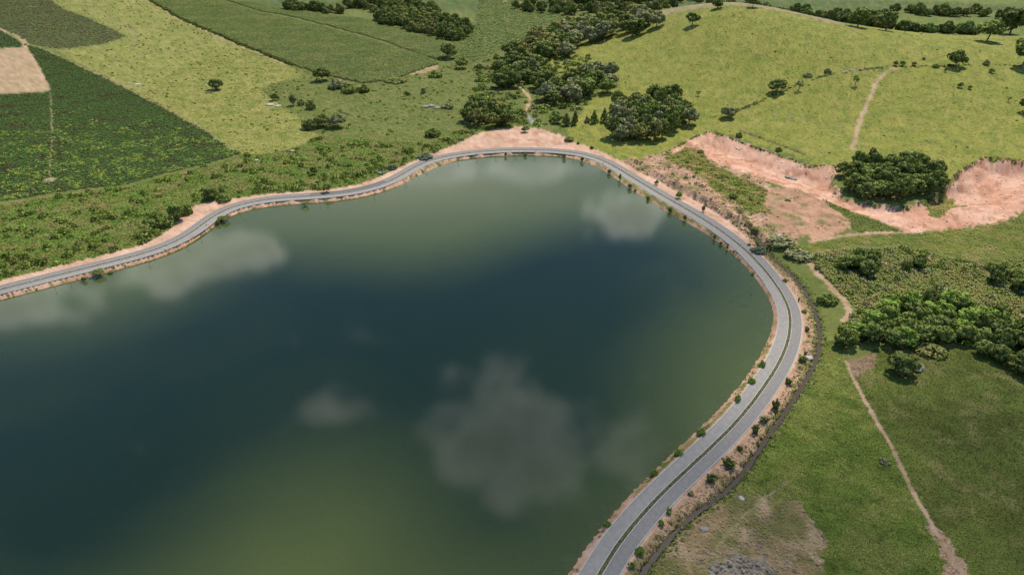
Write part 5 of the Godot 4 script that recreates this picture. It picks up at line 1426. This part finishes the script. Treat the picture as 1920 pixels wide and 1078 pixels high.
	for i in bound.size() - 1:
		for k in 2:
			if edge.randf() > 0.45 + 1.6 * patch_noise.get_noise_2d(bound[i].x, bound[i].y): continue
			var q := bound[i] + Vector2(edge.randfn(), edge.randfn()) * 0.9
			var s := edge.randf_range(0.6, 1.5)
			fringe.append([Transform3D(Basis(Vector3.UP, edge.randf() * TAU).scaled(Vector3(s, s * 0.8, s)), Vector3(q.x, height(q.x, q.y) - 0.1, q.y)), grade(Color(0.10, 0.115, 0.04), edge, 0.3)])
	spread("boundary_grass", tuft_mesh(9, 1.0, 1.0, 131), mat, fringe)
	# reeds and weeds where the bank meets the water
	var reed := rng_of(140)
	var line := smooth_line("shore", 2.0)
	var reeds := []
	for i in line.size() - 1:
		if line[i].y > -60.0: continue
		var dense := smoothstep(-0.1, 0.35, patch_noise.get_noise_2d(line[i].x * 2.0, line[i].y * 2.0))
		for k in 3:
			if reed.randf() > dense * 0.9: continue
			var q := line[i] - side(line, i) * reed.randf_range(-0.1, 2.2)
			var s := reed.randf_range(0.3, 0.75)
			var c := Color(0.13, 0.14, 0.045) if reed.randf() < 0.6 else Color(0.26, 0.2, 0.08)
			reeds.append([Transform3D(Basis(Vector3.UP, reed.randf() * TAU).scaled(Vector3(s, s * 0.9, s)), Vector3(q.x, maxf(height(q.x, q.y), 0.0) - 0.05, q.y)), grade(c, reed, 0.25)])
	spread("shore_grass", tuft_mesh(9, 1.0, 1.0, 141), mat, reeds)
	var herbs := []
	var brook := smooth_line("ditch", 1.0)
	for i in brook.size() - 1:
		for k in 6:
			var off := reed.randfn() * 1.5
			if absf(off) < 0.35 + 1.3 * patch_noise.get_noise_2d(brook[i].x * 3.0, brook[i].y * 3.0): continue
			var q := brook[i] + side(brook, i) * off
			if raster(road_d, q) < 6.8: continue
			var s := reed.randf_range(0.35, 0.9)
			var c: Color = [Color(0.12, 0.15, 0.04), Color(0.26, 0.2, 0.085), Color(0.10, 0.11, 0.04)][0 if off < 0.0 else reed.randi() % 3]
			herbs.append([Transform3D(Basis(Vector3.UP, reed.randf() * TAU).scaled(Vector3(s, s * 0.8, s)), Vector3(q.x, height(q.x, q.y) - 0.05, q.y)), grade(c, reed, 0.25)])
	spread("ditch_herbs", tuft_mesh(9, 1.0, 1.0, 142), mat, herbs)

const BELTS := [
	[-330, -1075, -235, -1040, 7, 2.4], [-250, -1110, -120, -1090, 16, 2.0], [-190, -1060, -90, -1060, 10, 2.0],
	[20, -1080, 150, -1040, 16, 2.6], [110, -1000, 210, -985, 12, 2.2], [30, -1150, 330, -1160, 24, 2.0],
	[300, -1010, 420, -880, 10, 2.0], [330, -860, 470, -800, 7, 2.6], [420, -1020, 520, -980, 10, 1.6], [480, -870, 560, -850, 8, 2.0], [560, -1050, 760, -1010, 12, 1.4], [640, -860, 720, -840, 12, 2.0],
	[-900, -1400, -200, -1450, 20, 1.2], [100, -1500, 900, -1400, 24, 1.2], [-600, -1900, 700, -1850, 40, 1.0],
]

# ------------------------------------------------------------------ rocks, cattle, small works
func stone_mesh(seed_: int, flat := 0.6) -> ArrayMesh:
	var n := FastNoiseLite.new()
	n.seed = seed_
	n.frequency = 1.5
	n.fractal_octaves = 5
	n.fractal_gain = 0.6
	var ball := SphereMesh.new()
	ball.radial_segments = 36
	ball.rings = 18
	var a := ball.get_mesh_arrays()
	var v: PackedVector3Array = a[Mesh.ARRAY_VERTEX]
	for i in v.size():
		var p := v[i].normalized()
		var k := 1.0 + 0.62 * n.get_noise_3dv(p * 1.5)
		p = p * k
		v[i] = Vector3(p.x, clampf(p.y, -0.5, 0.75) * flat, p.z)
	var st := SurfaceTool.new()
	a[Mesh.ARRAY_VERTEX] = v
	var m := ArrayMesh.new()
	m.add_surface_from_arrays(Mesh.PRIMITIVE_TRIANGLES, a)
	st.create_from(m, 0)
	st.generate_normals()
	return st.commit()

func build_rocks():
	var rough := noise_texture(88, 20.0, 5, 0.5, 1.0)
	var grey := surface("grey_rock", Color(0.36, 0.34, 0.30), 0.95, rough, 2.2, rough, 14.0)
	var pale := surface("pale_rock", Color(0.55, 0.52, 0.47), 0.95, rough, 2.2, rough, 6.0)
	var meshes := [stone_mesh(1), stone_mesh(2), stone_mesh(3, 0.45)]
	var r := rng_of(401)
	var loose := []
	for q in scattered("stony_waste", 1.5, r, 1.0):
		var d := line_distance(poly["rock_outcrop"], q)
		if r.randf() > 0.04 + 0.5 * smoothstep(9.0, 1.0, d): continue
		var s := r.randf_range(0.12, 0.55)
		loose.append([Transform3D(Basis.from_euler(Vector3(r.randf() * 0.5, r.randf() * TAU, 0)).scaled(Vector3(s, s * 0.5, s * 0.8)), Vector3(q.x, height(q.x, q.y) + 0.02, q.y)), grade(Color(0.9, 0.9, 0.9), r, 0.3)])
	var loose_mat := surface("loose_rock", Color(0.31, 0.27, 0.215), 0.95, rough, 1.3, rough, 6.0, true)
	spread("loose_stones", stone_mesh(5, 0.8), loose_mat, loose)
	var clods := []
	for key in ["soil_cut", "soil_slope", "soil_grass", "soil_fan"]:
		for q in scattered(key, 2.4, r, 1.0):
			var c := cover_at(q.x, q.y)
			if c != key or r.randf() > 0.25 + 1.6 * leaf_noise.get_noise_2d(q.x * 0.4, q.y * 0.4): continue
			var g := color_at(c, q.x, q.y)
			var s := r.randf_range(0.18, 0.6)
			clods.append([Transform3D(Basis.from_euler(Vector3(r.randf(), r.randf() * TAU, 0)).scaled(Vector3(s, s * 0.7, s)), Vector3(q.x, height(q.x, q.y), q.y)), grade(g, r, 0.2)])
	spread("soil_clods", stone_mesh(6, 0.8), surface("clod", Color(1, 1, 1), 0.95, null, 1.0, null, 0.0, true), clods)
	var rim := []
	for key in ["scarp_main", "scarp_east", "scarp_mound"]:
		var p := smooth_line(key, 0.5)
		for i in p.size() - 1:
			if leaf_noise.get_noise_2d(p[i].x * 0.5, p[i].y * 0.5) < -0.05: continue
			for k in 2:
				var q := p[i] + Vector2(r.randfn(), r.randfn()) * 0.7
				var s := r.randf_range(0.35, 0.95)
				rim.append([Transform3D(Basis(Vector3.UP, r.randf() * TAU).scaled(Vector3(s, s * 0.7, s)), Vector3(q.x, height(q.x, q.y) - 0.1, q.y)), grade(Color(0.10, 0.10, 0.035), r, 0.4)])
	spread("rim_grass", tuft_mesh(9, 1.0, 1.0, 402), foliage("grass_blades", Color(1, 1, 1)), rim)
	var n := 0
	for s in STONES:
		n += 1
		var o := put("boulder", meshes[n % 3], pale if s[4] == "pale" else grey)
		o.position = Vector3(s[0], height(s[0], s[1]) + s[2] * s[3] * 0.1, s[1])
		o.scale = Vector3(s[2], s[2] * s[3], s[2] * 0.8)
		o.rotation.y = n * 1.7
		tag(o, s[5], "boulder", s[6])

func build_cattle():
	var coat := {"white": surface("white_coat", Color(0.72, 0.70, 0.66), 0.8), "dark": surface("dark_coat", Color(0.035, 0.03, 0.027), 0.8)}
	var body := cow_mesh()
	for c in CATTLE:
		var o := put("cow", body, coat[c[3]])
		o.position = Vector3(c[0], height(c[0], c[1]), c[1])
		o.rotation.y = c[2]
		tag(o, c[4], "cow")

# a grazing cow as one skin: tapered bones joined by a smooth minimum, then surface nets
func cow_mesh() -> ArrayMesh:
	var bones := [
		[Vector3(-0.75, 1.12, 0), Vector3(0.15, 1.02, 0), 0.36, 0.37], [Vector3(0.15, 1.02, 0), Vector3(0.72, 1.1, 0), 0.37, 0.31], [Vector3(0.72, 1.15, 0), Vector3(1.12, 0.78, 0), 0.24, 0.15],
		[Vector3(1.12, 0.74, 0), Vector3(1.3, 0.38, 0), 0.14, 0.085], [Vector3(1.06, 0.86, -0.12), Vector3(1.02, 0.9, -0.32), 0.05, 0.045], [Vector3(1.06, 0.86, 0.12), Vector3(1.02, 0.9, 0.32), 0.05, 0.045],
		[Vector3(-0.98, 1.2, 0), Vector3(-1.1, 0.55, 0), 0.05, 0.05],
	]
	for s in [-1, 1]:
		bones.append([Vector3(0.6, 0.9, 0.17 * s), Vector3(0.58, 0.5, 0.17 * s), 0.13, 0.08])
		bones.append([Vector3(0.58, 0.5, 0.17 * s), Vector3(0.6, 0.03, 0.17 * s), 0.075, 0.06])
		bones.append([Vector3(-0.7, 0.95, 0.18 * s), Vector3(-0.62, 0.62, 0.18 * s), 0.18, 0.1])
		bones.append([Vector3(-0.62, 0.62, 0.18 * s), Vector3(-0.8, 0.45, 0.18 * s), 0.1, 0.07])
		bones.append([Vector3(-0.8, 0.45, 0.18 * s), Vector3(-0.76, 0.03, 0.18 * s), 0.07, 0.06])
	var cell := 0.07
	var lo := Vector3(-1.4, -0.14, -0.63)
	var size := Vector3i(42, 26, 18)
	var f := PackedFloat32Array()
	f.resize(size.x * size.y * size.z)
	for k in size.z:
		for j in size.y:
			for i in size.x:
				var p := lo + Vector3(i, j, k) * cell
				var d := 1.0
				for b in bones:
					var ab: Vector3 = b[1] - b[0]
					var t := clampf((p - b[0]).dot(ab) / ab.length_squared(), 0.0, 1.0)
					var e := p.distance_to(b[0] + ab * t) - lerpf(b[2], b[3], t)
					var h := clampf(0.5 + 0.5 * (d - e) / 0.08, 0.0, 1.0)
					d = lerpf(d, e, h) - 0.08 * h * (1.0 - h)
				f[(k * size.y + j) * size.x + i] = d
	var at := {}
	var v := PackedVector3Array()
	var idx := PackedInt32Array()
	for k in size.z - 1:
		for j in size.y - 1:
			for i in size.x - 1:
				var sum := Vector3.ZERO
				var n := 0
				var corner := []
				for c in 8: corner.append(f[((k + (c >> 2)) * size.y + j + ((c >> 1) & 1)) * size.x + i + (c & 1)])
				for e in [[0, 1], [2, 3], [4, 5], [6, 7], [0, 2], [1, 3], [4, 6], [5, 7], [0, 4], [1, 5], [2, 6], [3, 7]]:
					var a: float = corner[e[0]]
					var b: float = corner[e[1]]
					if (a < 0.0) != (b < 0.0):
						var t := a / (a - b)
						sum += Vector3(e[0] & 1, (e[0] >> 1) & 1, e[0] >> 2).lerp(Vector3(e[1] & 1, (e[1] >> 1) & 1, e[1] >> 2), t)
						n += 1
				if n:
					at[Vector3i(i, j, k)] = v.size()
					v.append(lo + (Vector3(i, j, k) + sum / n) * cell)
	for k in range(1, size.z - 1):
		for j in range(1, size.y - 1):
			for i in range(1, size.x - 1):
				var a := f[(k * size.y + j) * size.x + i]
				for axis in 3:
					var step: Vector3i = [Vector3i(1, 0, 0), Vector3i(0, 1, 0), Vector3i(0, 0, 1)][axis]
					var o := Vector3i(i, j, k) + step
					var b := f[(o.z * size.y + o.y) * size.x + o.x]
					if (a < 0.0) == (b < 0.0): continue
					var u: Vector3i = [Vector3i(0, 1, 0), Vector3i(0, 0, 1), Vector3i(1, 0, 0)][axis]
					var w: Vector3i = [Vector3i(0, 0, 1), Vector3i(1, 0, 0), Vector3i(0, 1, 0)][axis]
					var c := Vector3i(i, j, k)
					var q := [at[c - u - w], at[c - w], at[c], at[c - u]]
					if a < 0.0: idx.append_array(PackedInt32Array([q[0], q[2], q[1], q[0], q[3], q[2]]))
					else: idx.append_array(PackedInt32Array([q[0], q[1], q[2], q[0], q[2], q[3]]))
	var arrays := []
	arrays.resize(Mesh.ARRAY_MAX)
	arrays[Mesh.ARRAY_VERTEX] = v
	arrays[Mesh.ARRAY_INDEX] = idx
	var m := ArrayMesh.new()
	m.add_surface_from_arrays(Mesh.PRIMITIVE_TRIANGLES, arrays)
	var st := SurfaceTool.new()
	st.create_from(m, 0)
	st.generate_normals()
	return st.commit()

func build_details():
	# drowned branches that stick out of the water near the road bend
	var wood := surface("bare_wood", Color(0.17, 0.13, 0.105), 0.9)
	var r := rng_of(300)
	for b in BRANCHES:
		var st := SurfaceTool.new()
		st.begin(Mesh.PRIMITIVE_TRIANGLES)
		st.set_smooth_group(0)
		for i in 7:
			var a := r.randf() * TAU
			var foot := Vector3(r.randf_range(-1.2, 1.2), -0.4, r.randf_range(-1.2, 1.2))
			var mid := foot + Vector3(cos(a) * 0.7, 0.95, sin(a) * 0.7)
			var tip := mid + Vector3(cos(a + 0.5) * 0.9, r.randf_range(-0.2, 0.5), sin(a + 0.5) * 0.9)
			limb(st, foot, mid, 0.05, 0.035, 5)
			limb(st, mid, tip, 0.035, 0.012, 5)
		st.generate_normals()
		var o := put("dead_branch", st.commit(), wood)
		o.position = Vector3(b[0], 0, b[1])
		tag(o, b[2], "branch")
	# concrete outlets beside the verge: an open channel between two low walls with a slab across its head
	var concrete := surface("concrete", Color(0.40, 0.39, 0.36), 0.9, noise_texture(90, 16.0, 4, 0.7, 1.0), 3.0)
	for c in OUTLETS:
		var o := root("concrete_outlet", Vector3(c[0], height(c[0], c[1]), c[1]), c[2])
		var floor_ := BoxMesh.new()
		floor_.size = Vector3(2.4, 0.3, c[3])
		put("channel_floor", floor_, concrete, o).position.y = 0.05
		for s in [-1, 1]:
			var wall := BoxMesh.new()
			wall.size = Vector3(0.3, 1.0, c[3])
			put("channel_wall", wall, concrete, o).position = Vector3(1.35 * s, 0.3, 0)
		var head := BoxMesh.new()
		head.size = Vector3(3.4, 0.9, 0.4)
		put("head_wall", head, concrete, o).position = Vector3(0, 0.5, c[3] * 0.5 + 0.21)
		tag(o, c[4], "drain outlet")
	# the heap of cut stalks at the end of the crop trail
	var straw := []
	var rs := rng_of(310)
	var st2 := SurfaceTool.new()
	st2.begin(Mesh.PRIMITIVE_TRIANGLES)
	st2.set_smooth_group(0)
	for i in 130:
		var a := rs.randf() * TAU
		var d := sqrt(rs.randf()) * 3.4
		var p := Vector3(cos(a) * d, maxf(0.0, 1.3 - d * 0.36) * rs.randf_range(0.4, 1.0), sin(a) * d)
		var b := rs.randf() * TAU
		var l := rs.randf_range(0.8, 1.7)
		limb(st2, p - Vector3(cos(b), -0.1, sin(b)) * l, p + Vector3(cos(b), -0.12, sin(b)) * l, 0.13, 0.08, 5)
	st2.generate_normals()
	var heap := put("stalk_heap", st2.commit(), surface("cut_stalks", Color(0.52, 0.40, 0.24), 0.9))
	heap.position = Vector3(HEAP[0][0], height(HEAP[0][0], HEAP[0][1]), HEAP[0][1])
	tag(heap, "pale heap of cut stalks at the end of the crop trail in the dark field", "heap")
